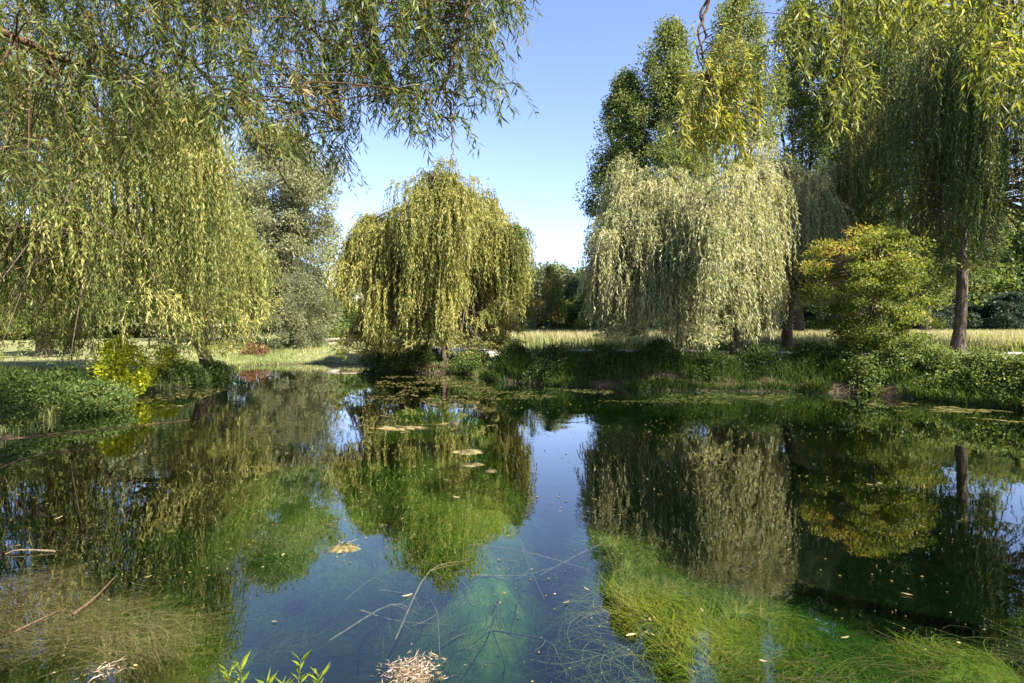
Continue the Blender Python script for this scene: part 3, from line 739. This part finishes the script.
shrub('leafy_shrub', at_(122, 18.0), 'bright yellow green shrub under the hanging willow curtains', .95, 1.5, 201, 'yellow', ncl=46, per=90, ll=.11, lw=.06, bright=.88)
shrub('leafy_shrub', at_(168, 22.5), 'smaller yellow green shrub right of the bright one on the left bank', .8, .9, 202, 'yellow', ncl=30, per=80, bright=.7)
NL = 'dark shrubs on the left bank'
for i, (x, D, R, H, mt, lb) in enumerate([(28, 13.9, 1.5, .45, 'nettle', 'dark nettle like shrub lowest on the left bank at the frame edge'), (92, 15.0, 1.0, .5, 'bramble', 'dark leafy shrub below the bright yellow shrub'),
        (66, 16.6, 1.0, .35, 'bramble', 'dark shrub between the lawn and the left water edge'), (-20, 16.5, 1.5, .35, 'nettle', 'dark shrub at the left frame edge below the lawn'),
        (185, 22.4, 1.0, .55, 'bramble', 'low green shrub beside the trunk of the huge left willow'), (215, 25.0, .8, .45, 'bramble', 'small green shrub at the foot of the huge left willow'), (-25, 11.9, 1.1, .55, 'nettle', 'dark shrub over the water in the left corner of the bank')]):
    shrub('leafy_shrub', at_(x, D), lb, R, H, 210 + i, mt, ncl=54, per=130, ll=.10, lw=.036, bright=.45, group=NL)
for i, (x, D, R, H, mt, lb) in enumerate([(872, 19.0, 1.0, .55, 'bramble', 'bramble at the foot of the round bush'), (905, 18.9, 1.2, .6, 'bramble', 'sunlit bramble just right of the round bush'), (945, 17.9, 1.2, .5, 'bramble', 'sunlit bramble mound below the dark willow trunk'),
        (985, 16.9, 1.2, .5, 'bramble', 'bramble mound second from the right edge over the water'), (1028, 16.0, 1.3, .5, 'bramble', 'bramble mound at the right edge over the water'), (1060, 14.9, 1.3, .5, 'bramble', 'bramble mound cut by the right edge of the view'),
        (842, 19.9, .7, .35, 'nettle', 'small dark bramble on the bare earth left of the round bush'), (925, 20.2, 1.0, .3, 'bramble', 'low bramble behind the sunlit mounds near the path')]):
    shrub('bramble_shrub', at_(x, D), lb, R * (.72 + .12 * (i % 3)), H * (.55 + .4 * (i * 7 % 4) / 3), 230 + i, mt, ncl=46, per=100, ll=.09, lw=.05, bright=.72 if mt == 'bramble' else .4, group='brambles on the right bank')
for i, (x, D, R, H, mt, lb) in enumerate([(400, 28.3, 1.1, .8, 'nettle', 'dark green shrub at the water left of the golden willow trunk'), (425, 28.6, .9, .7, 'nettle', 'dark green shrub just beside the golden willow trunk'), (470, 27.0, .9, .5, 'bramble', 'light green shrub at the water right of the golden willow trunk'),
        (378, 31.0, .9, .9, 'bramble', 'pale green shrub at the left foot of the golden willow')]):
    shrub('leafy_shrub', at_(x, D), lb, R, H, 250 + i, mt, ncl=44, per=110, ll=.11, lw=.05, bright=.5, group='shrubs round the golden willow')
shrub('leafy_shrub', at_(342, 52), 'low bright green shrub on the far bank behind the cove', 3.2, 1.0, 260, 'bramble', ncl=70, per=90, ll=.2, lw=.1, crad=.5, bright=.75, sq=(1, .5))
shrub('leafy_shrub', at_(255, 36), 'rust red plant patch on the far cove shore', 1.0, .5, 261, 'rust', ncl=24, per=70, ll=.14, lw=.05, bright=.5)

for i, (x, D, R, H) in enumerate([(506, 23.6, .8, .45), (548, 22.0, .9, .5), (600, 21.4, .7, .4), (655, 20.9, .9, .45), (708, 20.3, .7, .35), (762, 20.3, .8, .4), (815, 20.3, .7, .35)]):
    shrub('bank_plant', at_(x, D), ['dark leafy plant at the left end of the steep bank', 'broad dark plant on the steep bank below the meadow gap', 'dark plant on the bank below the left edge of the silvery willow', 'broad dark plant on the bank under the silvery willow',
        'low dark plant on the bank below the silvery willow trunk', 'dark plant on the bank right of the silvery willow trunk', 'dark plant on the bank just left of the round bush'][i], R, H, 270 + i, 'nettle', ncl=34, per=90, ll=.10, lw=.04, bright=.2, group='dark plants on the steep bank', sq=(1.2, .7))  # nettle green darkened further, painting the shade of the bank into the leaves
# fallen trunk, dead branches and two pale stones of the far cove
def log(name, pts, r, label, cat, mat='palebark', branches=()):
    t = thing(name, pts[0], label, cat)
    tb = Tubes(); P = np.asarray(pts) - np.asarray(pts[0]); q = spline(P, 14); tb.add(q, np.linspace(r, r * .55, 14), 9)
    obj('stem', tb.build('stem', M[mat]), t)
    for bb in branches:
        k = Tubes(); k.add(spline(np.asarray(bb) - np.asarray(pts[0]), 8), np.linspace(r * .45, r * .12, 8), 6)
        obj('branch', k.build('branch', M[mat]), t)
    return t
a = at_ground(322, 44); c = at_ground(368, 43)
log('fallen_log', [a + (0, 0, .25), (a + c) / 2 + (0, 0, .38), c + (0, 0, .3)], .16, 'weathered grey fallen trunk lying in the grass of the far cove', 'log', branches=[[(a * .6 + c * .4) + (0, 0, .35), (a * .5 + c * .5) + (0, -.3, .8), (a * .45 + c * .55) + (0, -.4, 1.1)]])
e = at_ground(362, 34); f2 = np.array([*onwater(384, 371), -.1])
log('dead_branch', [e + (0, 0, .9), e * .5 + f2 * .5 + (0, 0, .35), f2], .05, 'bare bleached branch leaning into the water left of the golden willow', 'branch', branches=[
    [e * .7 + f2 * .3 + (0, 0, .5), e * .5 + f2 * .5 + (.5, 0, .7), e * .3 + f2 * .7 + (1.0, .2, .8)], [e * .5 + f2 * .5 + (0, 0, .35), e * .3 + f2 * .7 + (-.5, 0, .5), f2 + (-.7, .4, .2)], [e + (0, 0, .9), e + (-.5, .3, 1.3), e + (-.8, .2, 1.5)]])
def stone(loc, s, label, seed):
    rng = np.random.RandomState(seed)
    import bmesh
    bm = bmesh.new(); bmesh.ops.create_icosphere(bm, subdivisions=3, radius=1)
    for v in bm.verts:
        n = 1 + .3 * (vnoise(v.co.x * 2 + v.co.z, v.co.y * 2 - v.co.z, 1, seed) - .5)
        v.co = Vector((v.co.x * s[0] * n, v.co.y * s[1] * n, v.co.z * s[2] * n))
    for f_ in bm.faces: f_.smooth = True
    me = bpy.data.meshes.new('pale_stone'); bm.to_mesh(me); bm.free(); me.materials.append(M['stone'])
    tag(obj('pale_stone', me, loc=[float(v) for v in loc]), label, 'stone')
stone(at_ground(334, 42) + (0, 0, .1), (.5, .3, .16), 'pale flat stone just in front of the fallen trunk', 1)
stone(at_ground(334, 36) + (0, 0, .08), (.42, .25, .13), 'pale flat stone lower down the cove slope', 2)

# ------------------------------------------------------------------ grasses (stuff)
def blades(name, x, y, h, w, tint, mat, rng, bend=.35, zoff=-.02, z=None):
    n = len(x)
    z = ground(x, y) + zoff if z is None else z
    B = np.stack([x, y, z], -1)
    a = rng.rand(n) * 6.283; s = np.stack([np.cos(a), np.sin(a), 0 * a], -1); bd = np.stack([-np.sin(a), np.cos(a), 0 * a], -1)
    h = h[:, None]; w = w[:, None]; k = bend * (.3 + rng.rand(n, 1))
    up = np.array([0, 0, 1.])
    m_ = B + up * h * .55 + bd * h * k * .3; tp = B + up * h * (1 - .3 * k) + bd * h * k
    V = np.stack([B - s * w * .5, B + s * w * .5, m_ + s * w * .4, m_ - s * w * .4, tp + s * w * .06, tp - s * w * .06], 1).reshape(-1, 3)
    i = np.arange(n)[:, None] * 6
    F = np.concatenate([i + np.array([[0, 1, 2, 3]]), i + np.array([[3, 2, 4, 5]])], 1).reshape(-1, 4)
    return obj(name, make_mesh(name, V, F, M[mat], np.repeat(np.clip(tint, 0, 1), 2)))

rng = np.random.RandomState(12)
# meadow beyond the path
n = 110000
D = 24 + 50 * rng.rand(n) ** 1.7; x = (rng.uniform(440, 1090, n) - 512) / FPX * D
pdm = path_dist(x, D); sd, _ = poly_sd(x, D, PD)
side = D > np.interp(x, pc[:, 0], pc[:, 1])
ok = (pdm > .85) & side & (sd > 1.2); x, D, pdm = x[ok], D[ok], pdm[ok]; n = len(x)
tall = sm(1, 4, pdm)
straw = rng.rand(n) < .25 + .5 * sm(3, 9, pdm)
h = (.22 + .28 * tall) * (.6 + .7 * rng.rand(n)) + straw * tall * .3
tag(blades('meadow_grass', x, D, h, .012 + .0007 * D, np.where(straw, .85 + .1 * rng.normal(size=n), .5 + .14 * rng.normal(size=n)), 'grass', rng), 'tall meadow grass with straw coloured seed heads beyond the path', 'grass', kind='stuff')
# long grass that covers the bank face, the bank's shade put into its tint
n = 60000
t_ = rng.rand(n); i0 = 10 + t_ * 8.0
k = np.clip((i0 * 5).astype(int), 0, len(PD) - 2)
ok = np.ones(n, bool)
u = rng.rand(n)
e0 = PD[k]; e1 = PD[(k + 1) % len(PD)]
bx = e0[:, 0] + u * (e1[:, 0] - e0[:, 0]); by = e0[:, 1] + u * (e1[:, 1] - e0[:, 1])
tx = e1[:, 0] - e0[:, 0]; ty = e1[:, 1] - e0[:, 1]; ln = np.hypot(tx, ty) + 1e-9
off = -.1 + 2.4 * rng.rand(n) ** 1.2
x = bx + ty / ln * off; y = by - tx / ln * off      # outline runs clockwise seen from above: land lies to the left
sd, _ = poly_sd(x, y, PD)
bad = sd < -.3
x[bad] = bx[bad] - ty[bad] / ln[bad] * off[bad]; y[bad] = by[bad] + tx[bad] / ln[bad] * off[bad]
zz = ground(x, y); ok = (zz > -.05) & (path_dist(x, y) > .85)
bare = sm(.45, .6, fbm(x, y, 1.5, 44)) * sm(8.3, 9.5, x) * sm(13, 12, x)
ok &= rng.rand(n) > bare
x, y = x[ok], y[ok]; n = len(x)
tag(blades('bank_grass', x, y, (.25 + .35 * rng.rand(n)) * (.7 + .6 * vnoise(x, y, 1.2, 3)) * (1 - .7 * sm(.6, 1.2, poly_sd(x, y, PD)[0])), np.full(n, .02), .15 + .13 * rng.normal(size=n) + .25 * (vnoise(x, y, .8, 13) - .5), 'grass', rng, bend=.9), 'long grass covering the steep bank face of the far shore', 'grass', kind='stuff')  # low blade tint stands in for the shade lying on the bank
# left bank, cove and peninsula grass
n = 90000
D = 10.5 + 36 * rng.rand(n) ** 1.15; x = (rng.uniform(-60, 520, n) - 512) / FPX * D
sd, _ = poly_sd(x, D, PD)
lawn = sm(-14.5, -17.5, x) * sm(21.5, 24, D) * sm(40, 34, D)
ok = (sd > .0) & (sd < 14) & (path_dist(x, D) > .85) & (rng.rand(n) > lawn * .6); x, D, sd, lawn = x[ok], D[ok], sd[ok], lawn[ok]; n = len(x)
dryz = sm(-17, -12, x) * sm(29, 33, D)
h = (.10 + .22 * rng.rand(n)) * (1 - .72 * lawn) * (.6 + .9 * vnoise(x, D, 1.7, 21)) * (1 - .35 * dryz)
tag(blades('shore_grass', x, D, h, .012 + .0006 * D, .42 + .17 * rng.normal(size=n) + .38 * dryz + .3 * lawn + .3 * (vnoise(x, D, 2.2, 31) - .5), 'grass', rng, bend=.5), 'short grass and reeds along the left shore and the far cove', 'grass', kind='stuff')

# ------------------------------------------------------------------ in the water
def weeds(name, n, poly_i, lean, seed, label, tint0, len_=(.2, .65), w=.006, top=-.035):
    rng = np.random.RandomState(seed)
    poly = ALG[poly_i][0]
    lo, hi = poly.min(0), poly.max(0)
    x = rng.uniform(lo[0], hi[0], n * 3); y = rng.uniform(lo[1], hi[1], n * 3)
    A, _ = algae(x, y); ok = (rng.rand(len(x)) < A * (.25 + .75 * sm(.3, .6, fbm(x, y, .8, 60 + seed))) * (y < 16)) & (A > .25)
    x, y = x[ok][:n], y[ok][:n]; n = len(x)
    z0 = ground(x, y)
    L = len_[0] + (len_[1] - len_[0]) * rng.rand(n) * (.3 + 1.2 * vnoise(x, y, .7, seed + 9))
    ang = lean + (vnoise(x, y, .9, seed) - .5) * 4.0 + rng.normal(size=n) * .5
    K = 6; P = []; curl = rng.normal(size=n) * 1.1
    for k in range(K + 1):
        t = k / K
        r = L * t
        a = ang + ((vnoise(x, y, .35, seed + 5) - .5) * 4 + curl) * t
        P.append(np.stack([x + np.cos(a) * r * .85, y + np.sin(a) * r * .85, np.minimum(z0 + .02 + L * (.26 * t * (1.3 - t)), top - .015 * rng.rand(n))], -1))
    P = np.stack(P, 1)
    d = P[:, -1] - P[:, 0]; s = unit(np.stack([-d[:, 1], d[:, 0], 0 * d[:, 0]], -1))[:, None, :]
    ww = (w * (.5 + rng.rand(n)))[:, None, None] * np.linspace(1, .25, K + 1)[None, :, None]
    V = np.stack([P - s * ww * .5, P + s * ww * .5], 2).reshape(-1, 3)
    i = (np.arange(n)[:, None] * (K + 1) + np.arange(K)[None, :]) * 2
    F = np.stack([i, i + 1, i + 3, i + 2], -1).reshape(-1, 4)
    tint = np.clip(tint0 + .16 * rng.normal(size=n) + 2.0 * (fbm(x, y, 1.1, seed + 2) - .5), 0, 1)
    tag(obj(name, make_mesh(name, V, F, M['weed'], np.repeat(tint, K))), label, 'waterweed', kind='stuff')
weeds('waterweed', 26000, 0, 2.4, 1, 'bright green hair like waterweed under the shallow water at the lower right', .48)
weeds('waterweed', 17000, 1, 1.0, 2, 'green and yellow waterweed below the reflection of the golden willow', .45)
weeds('waterweed', 9000, 2, .6, 3, 'thin green waterweed left of the middle of the pond', .3)
weeds('waterweed', 9000, 3, .4, 4, 'olive and brown waterweed in the lower left corner', .8)

def scum(name, n, region, seed, label, tint0, size):
    rng = np.random.RandomState(seed)
    poly = W_(region); lo, hi = poly.min(0), poly.max(0)
    x = rng.uniform(lo[0], hi[0], n * 6); y = rng.uniform(lo[1], hi[1], n * 6)
    d, _ = poly_sd(x, y, poly); sd, _ = poly_sd(x, y, PD)
    ok = (d < .3) & (fbm(x, y, 1.3, seed) > .5) & (sd < -.05)
    x, y = x[ok][:n], y[ok][:n]; n = len(x); K = 9
    a = np.arange(K) * 2 * np.pi / K
    r = size * (.3 + rng.rand(n, 1) ** 2) * (.6 + .8 * rng.rand(n, K))
    zz = .004 + rng.rand(n, 1) * .006
    V = np.stack([x[:, None] + np.cos(a) * r * 1.5, y[:, None] + np.sin(a) * r, np.broadcast_to(zz, r.shape)], -1)
    V = np.concatenate([V, np.stack([x, y, zz[:, 0] + .008], -1)[:, None, :]], 1).reshape(-1, 3)
    b_ = np.arange(n)[:, None] * (K + 1); k = np.arange(K)[None, :]
    F3 = np.stack([b_ + k, b_ + (k + 1) % K, b_ + K + 0 * k], -1).reshape(-1, 3)
    tint = np.clip(tint0 + .22 * rng.normal(size=n), 0, 1)
    tag(obj(name, make_mesh(name, V, np.zeros((0, 4)), M['scum'], np.repeat(tint, K), F3=F3)), label, 'pond scum', kind='stuff')
scum('pond_scum', 1300, [(385, 376), (470, 377), (500, 400), (480, 430), (400, 440), (368, 425)], 5, 'brown and olive scum floating in front of the golden willow', .5, .035)
scum('pond_scum', 900, [(480, 387), (600, 391), (800, 395), (900, 404), (900, 408), (700, 402), (480, 398)], 6, 'green scum floating along the foot of the dark bank', .25, .04)
scum('pond_scum', 500, [(-20, 412), (90, 410), (200, 388), (230, 385), (120, 425), (-20, 450)], 7, 'straw and scum floating along the left shore', .55, .04)
scum('pond_scum', 350, [(880, 402), (1024, 414), (1080, 425), (1024, 422), (880, 408)], 9, 'scum floating below the brambles', .4, .05)

scum('pollen', 1000, [(-40, 420), (500, 395), (1060, 420), (1060, 520), (-40, 520)], 31, 'fine specks of pollen and leaf dust on the pond surface', .45, .012)
scum('pollen', 450, [(-40, 520), (1060, 520), (1060, 690), (-40, 690)], 32, 'sparse specks of leaf dust on the near water', .5, .007)
# floating mats, leaves and twigs
def mat_piece(x, y, sx, sy, label, seed, tint, name='algae_mat', cat='algae mat'):
    rng = np.random.RandomState(seed); w = onwater(x, y); K = 44
    a = np.arange(K) * 6.283 / K; V = []; nr = 5
    for j in range(nr):
        q = (j + 1) / nr; r = q * (.45 + .6 * vnoise(np.cos(a) * 1.5, np.sin(a) * 1.5, .8, seed) + .5 * vnoise(np.cos(a) * 4, np.sin(a) * 4, .8, seed + 3) * q)
        V.append(np.stack([np.cos(a) * r * sx, np.sin(a) * r * sy, .022 * (1 - q ** 2) + .006 * rng.rand(K) * (q < 1) - .012 * (q == 1)], -1))
    V.append(np.array([[0, 0, .024]])); V = np.concatenate(V)
    F = []
    for j in range(nr - 1):
        for k in range(K): F.append((j * K + k, j * K + (k + 1) % K, (j + 1) * K + (k + 1) % K, (j + 1) * K + k))
    F3 = [(K * nr, (k + 1) % K, k) for k in range(K)]
    F3 = [(K * nr, k, (k + 1) % K) for k in range(K)]
    tn_ = np.clip(tint + .14 * rng.normal(size=len(F) + K), 0, 1)
    o = obj(name, make_mesh(name, V, F, M['scum'], tn_, F3=F3, smooth=True), loc=(w[0], w[1], .004)); tag(o, label, cat)
mat_piece(468, 452, .26, .2, 'pale yellow green algae mat floating alone in the middle of the pond', 1, .97)
mat_piece(472, 465, .17, .1, 'small straw coloured algae mat just below the pale one', 2, .85)
mat_piece(491, 471, .11, .06, 'tiny straw coloured algae mat right of the small one', 3, .85)
mat_piece(403, 428, .55, .22, 'long brown algae mat floating left of the golden reflection', 4, .8)
mat_piece(450, 424, .2, .12, 'short brown algae mat near the golden reflection', 5, .75)
mat_piece(345, 548, .13, .10, 'brown frothy algae mat at the edge of the dark left reflection', 6, .6)

def leafshape(name):
    a = np.linspace(0, 1, 7); w = np.sin(a * np.pi) ** .8 * .13
    V = np.concatenate([np.stack([a - .5, w + .25 * (a - .5) ** 2, .1 * np.abs(a - .4)], -1), np.stack([a - .5, -w + .25 * (a - .5) ** 2, .1 * np.abs(a - .5) ** 2], -1), np.stack([a - .5, .25 * (a - .5) ** 2, .05 * np.abs(a - .5) - .04], -1)])
    F = [(k, 14 + k, 14 + k + 1, k + 1) for k in range(6)] + [(14 + k, 7 + k, 7 + k + 1, 14 + k + 1) for k in range(6)]
    return V, F
V, F = leafshape('l')
lm = [make_mesh('fallen_leaf', V * s, F, M['fallen'], np.full(12, tn_)) for s, tn_ in ((.065, .2), (.085, .8), (.055, .5))]
rng = np.random.RandomState(77)
spots = [(566, 603), (632, 635), (650, 637), (648, 622), (410, 597), (438, 657), (404, 520), (285, 558), (276, 624), (150, 580), (15, 548), (84, 566), (318, 672), (446, 482), (430, 470), (520, 475), (545, 450), (585, 590), (700, 612), (905, 595),
         (760, 663), (850, 640), (880, 484), (905, 520), (925, 470), (380, 450), (395, 455), (425, 467), (455, 500), (230, 500), (120, 470), (60, 520), (690, 430), (790, 440), (870, 485), (962, 520), (505, 430), (540, 415), (600, 470), (340, 430)]
for i, (x, y) in enumerate(spots):
    w = onwater(x + rng.normal() * 2, y + rng.normal())
    o = obj('fallen_leaf', lm[i % 3], loc=(w[0], w[1], .012)); o.rotation_euler = (rng.normal() * .15, rng.normal() * .15, rng.rand() * 6.28)
    tag(o, 'small pale fallen leaf floating on the pond surface', 'leaf', 'fallen leaves floating on the pond')
# sunken twigs
rng = np.random.RandomState(78)
tw = [(430, 575, 505, 535), (470, 575, 560, 565), (395, 640, 470, 560), (430, 600, 440, 660), (500, 590, 520, 640), (360, 610, 450, 625), (520, 540, 545, 600), (555, 640, 620, 625), (470, 545, 590, 570), (380, 590, 420, 610), (530, 660, 600, 655),
      (330, 640, 420, 615), (450, 640, 520, 600), (540, 575, 610, 540), (490, 630, 560, 660), (420, 560, 470, 590), (590, 560, 620, 590), (570, 600, 590, 560), (345, 600, 385, 585), (505, 560, 525, 580)]
for i, (x0, y0, x1, y1) in enumerate(tw):
    a = np.array([*onwater(x0, y0), 0]); c = np.array([*onwater(x1, y1), 0])
    za, zc = rng.uniform(-.6, -.2), rng.uniform(-.55, -.15)
    sa = (CAMZ - za) / CAMZ; sc_ = (CAMZ - zc) / CAMZ        # seen through the surface: carried on down the line of sight to its depth
    a = a * sa; c = c * sc_; a[2] = za; c[2] = zc
    md = (a + c) / 2 + rng.normal(size=3) * .09
    tb = Tubes(); tb.add(spline([a - a, md - a, c - a], 9), np.linspace(.009, .003, 9), 5)
    side = np.cross(unit(c - a), [0, 0, 1.]); 
    tb.add(spline([md - a, md - a + side * .1 + (c - a) * .1, md - a + side * .22 + (c - a) * .16], 5), np.linspace(.005, .002, 5), 4)
    o = obj('sunken_twig', tb.build('sunken_twig', M['drift']), loc=a); tag(o, 'thin pale twig sunk in the clear water near the front of the pond', 'twig', 'twigs sunk in the clear water')
def twig_thing(pts, r, label, mat='drift'):
    P = np.array([[*onwater(x, y), z] for x, y, z in pts]); tb = Tubes(); tb.add(spline(P - P[0], 12), np.linspace(r, r * .4, 12), 6)
    tag(obj('floating_stick', tb.build('floating_stick', M[mat]), loc=P[0]), label, 'stick')
twig_thing([(72, 615, .0), (95, 600, .02), (115, 578, .01)], .012, 'bent brown stick floating over brown weed at the lower left', 'twig')
twig_thing([(14, 632, .0), (40, 622, .02), (60, 610, .0)], .008, 'short brown stick at the lower left frame edge', 'twig')
twig_thing([(55, 552, .01), (20, 553, .03), (5, 555, .01)], .012, 'light brown stick floating at the left edge')
twig_thing([(0, 440, .0), (80, 432, .02), (190, 420, .0)], .012, 'long dark branch lying on the water off the left bank', 'twig')
twig_thing([(0, 468, .0), (40, 455, .02), (110, 447, .0)], .010, 'dark branch floating below the longer one off the left bank', 'twig')

# straw heaps and foreground plants
def straw(x, y, n, R, label, seed, name='straw_clump'):
    rng = np.random.RandomState(seed); w = onwater(x, y)
    P = np.stack([rng.normal(size=n) * R * .5, rng.normal(size=n) * R * .5, .004 + .06 * rng.rand(n) * np.exp(-rng.rand(n))], -1)
    a = rng.rand(n) * 6.283; D = np.stack([np.cos(a), np.sin(a), rng.normal(size=n) * .14], -1)
    V, F = leaf_arrays(P, D, .02 + .06 * rng.rand(n), .003 + .004 * rng.rand(n), rng, .5)
    V[:, 2] = np.maximum(V[:, 2], -.015)
    tag(obj(name, make_mesh(name, V, F, M['deadstraw'], np.clip(.55 + .25 * rng.normal(size=n), 0, 1)), loc=(w[0], w[1], 0)), label, 'straw', kind='stuff')
def tangle(name, n, region, seed, label, tint0, dz=.1):
    rng = np.random.RandomState(seed); poly = W_(region); lo, hi = poly.min(0), poly.max(0)
    x = rng.uniform(lo[0], hi[0], n * 6); y = rng.uniform(lo[1], hi[1], n * 6); d, _ = poly_sd(x, y, poly)
    ok = (d + (fbm(x, y, .5, seed) - .5) * .6 < 0); x, y = x[ok][:n], y[ok][:n]; n = len(x)
    a = .35 + (vnoise(x, y, .8, seed + 1) - .5) * 2.2 + rng.normal(size=n) * .45; L = .2 + .5 * rng.rand(n); cu = rng.normal(size=n) * .8; zr = rng.rand(n) ** .8
    P = []; K = 6
    for k in range(K + 1):
        t = k / K - .5; P.append(np.stack([x + np.cos(a + cu * t) * L * t, y + np.sin(a + cu * t) * L * t, -.012 - dz * zr + .025 * rng.rand(n) * (1 - 2 * abs(t)) * (zr < .12)], -1))
    P = np.stack(P, 1); d = P[:, -1] - P[:, 0]; sv = unit(np.stack([-d[:, 1], d[:, 0], 0 * d[:, 0]], -1))[:, None, :]
    ww = (.0015 + .003 * rng.rand(n))[:, None, None] * np.linspace(1, .4, K + 1)[None, :, None]
    V = np.stack([P - sv * ww * .5, P + sv * ww * .5], 2).reshape(-1, 3)
    i = (np.arange(n)[:, None] * (K + 1) + np.arange(K)[None, :]) * 2
    tag(obj(name, make_mesh(name, V, np.stack([i, i + 1, i + 3, i + 2], -1).reshape(-1, 4), M['drywaterweed'], np.repeat(np.clip(tint0 + .25 * rng.normal(size=n), 0, 1), K))), label, 'dead weed', kind='stuff')
tangle('dead_weed', 1900, [(-40, 585), (30, 562), (120, 578), (165, 585), (120, 605), (80, 640), (-40, 640)], 21, 'brown stringy dead weed tangled at the surface in the lower left', .3, .16)
tangle('dead_weed', 700, [(90, 610), (180, 600), (190, 640), (120, 650)], 22, 'sparse olive weed strands right of the brown tangle', .5, .2)
tangle('dead_weed', 260, [(760, 640), (1060, 615), (1060, 690), (700, 690)], 23, 'tan weed strands over the green weed in the lower right corner', .35, .22)
straw(412, 676, 900, .16, 'heap of bleached dead reed leaves at the bottom edge', 1)
straw(106, 672, 60, .10, 'small heap of tan dead leaves in the lower left corner', 2)
straw(345, 549, 50, .14, 'sparse pale debris caught at the edge of the left reflection', 3)
def front_plant(x, D, z0, hts, label, seed):
    rng = np.random.RandomState(seed)
    b_ = np.array([(x - 512) / FPX * D, D, z0]); t = thing('waterside_plant', b_, label, 'plant')
    st = Tubes(); P = []; Dd = []; Nn = []
    for i, (dx, h, lx) in enumerate(hts):
        q = spline([(dx, rng.normal() * .03, -.2), (dx + lx * .4, 0, h * .5), (dx + lx, rng.normal() * .03, h)], 14); st.add(q, np.linspace(.005, .002, 14), 5)
        for k in range(4, 14):
            for s in (0, 1):
                a = k * 2.4 + s * 3.14 + rng.rand() * .5
                P.append(q[k]); Dd.append((np.cos(a), np.sin(a), .55 + .05 * k)); Nn.append((0, 0, 1.))
    P = np.array(P); Dd = np.array(Dd); n = len(P)
    V, F = leaf_arrays(P, Dd, .06 + .05 * rng.rand(n), .012 + .006 * rng.rand(n), rng, .2, nrm=np.array(Nn))
    obj('stems', st.build('stems', M['grass']), t)
    obj('leaves', make_mesh('leaves', V, F, M['yellow'], np.clip(.45 + .2 * rng.normal(size=n), 0, 1)), t)
front_plant(240, 3.15, 0.0, [(-.04, .30, -.02), (.0, .36, .02)], 'bright young plant at the bottom edge, furthest left of three', 1)
front_plant(262, 3.1, 0.0, [(0, .26, .03), (.05, .22, .05)], 'low young plant at the bottom edge between the other two', 2)
front_plant(300, 3.12, 0.0, [(-.02, .36, .02), (.03, .28, .08), (-.03, .22, -.05)], 'young plant with spread leaves at the bottom edge, furthest right of three', 3)

# ------------------------------------------------------------------ light, sky, camera
EL, AZ = math.radians(44), math.atan2(.77, -.64)      # AZ measured from +Y towards +X
sd_ = Vector((math.sin(AZ) * math.cos(EL), math.cos(AZ) * math.cos(EL), math.sin(EL)))
sl = bpy.data.lights.new('sun', 'SUN'); sl.energy = 5.0; sl.angle = math.radians(.5); sl.color = (1, .93, .80)
so = bpy.data.objects.new('sun', sl); C.objects.link(so); so.rotation_euler = (-sd_).to_track_quat('-Z', 'Y').to_euler(); so.location = sd_ * 60
w = bpy.data.worlds.new('World'); SC.world = w; w.use_nodes = True
nt = w.node_tree; bg = nt.nodes['Background']
sk = nt.nodes.new('ShaderNodeTexSky'); sk.sky_type = 'NISHITA'; sk.sun_disc = False; sk.sun_elevation = EL; sk.sun_rotation = AZ
sk.air_density = .8; sk.dust_density = .05; sk.ozone_density = 2.6
mt_ = nt.nodes.new('ShaderNodeMix'); mt_.data_type = 'RGBA'; mt_.blend_type = 'MULTIPLY'; mt_.inputs[0].default_value = 1; mt_.inputs[7].default_value = (1.06, .93, .97, 1)
nt.links.new(sk.outputs[0], mt_.inputs[6]); nt.links.new(mt_.outputs[2], bg.inputs[0]); bg.inputs[1].default_value = .086

cd = bpy.data.cameras.new('camera'); co = bpy.data.objects.new('camera', cd); C.objects.link(co)
cd.sensor_width = 36; cd.lens = FPX / 1024 * 36; cd.shift_y = -(341.5 - HOR) / 1024; cd.clip_start = .05; cd.clip_end = 3000
co.location = (0, 0, CAMZ); co.rotation_euler = (math.pi / 2, 0, 0)
SC.camera = co
vs = SC.view_settings; vs.view_transform = 'Standard'; vs.look = 'None'; vs.gamma = 1; vs.use_curve_mapping = False; vs.exposure = 2.2
cy = SC.cycles
cy.max_bounces = 10; cy.transparent_max_bounces = 16; cy.diffuse_bounces = 4; cy.glossy_bounces = 3; cy.transmission_bounces = 6
cy.use_denoising = True; cy.sample_clamp_indirect = 4.0
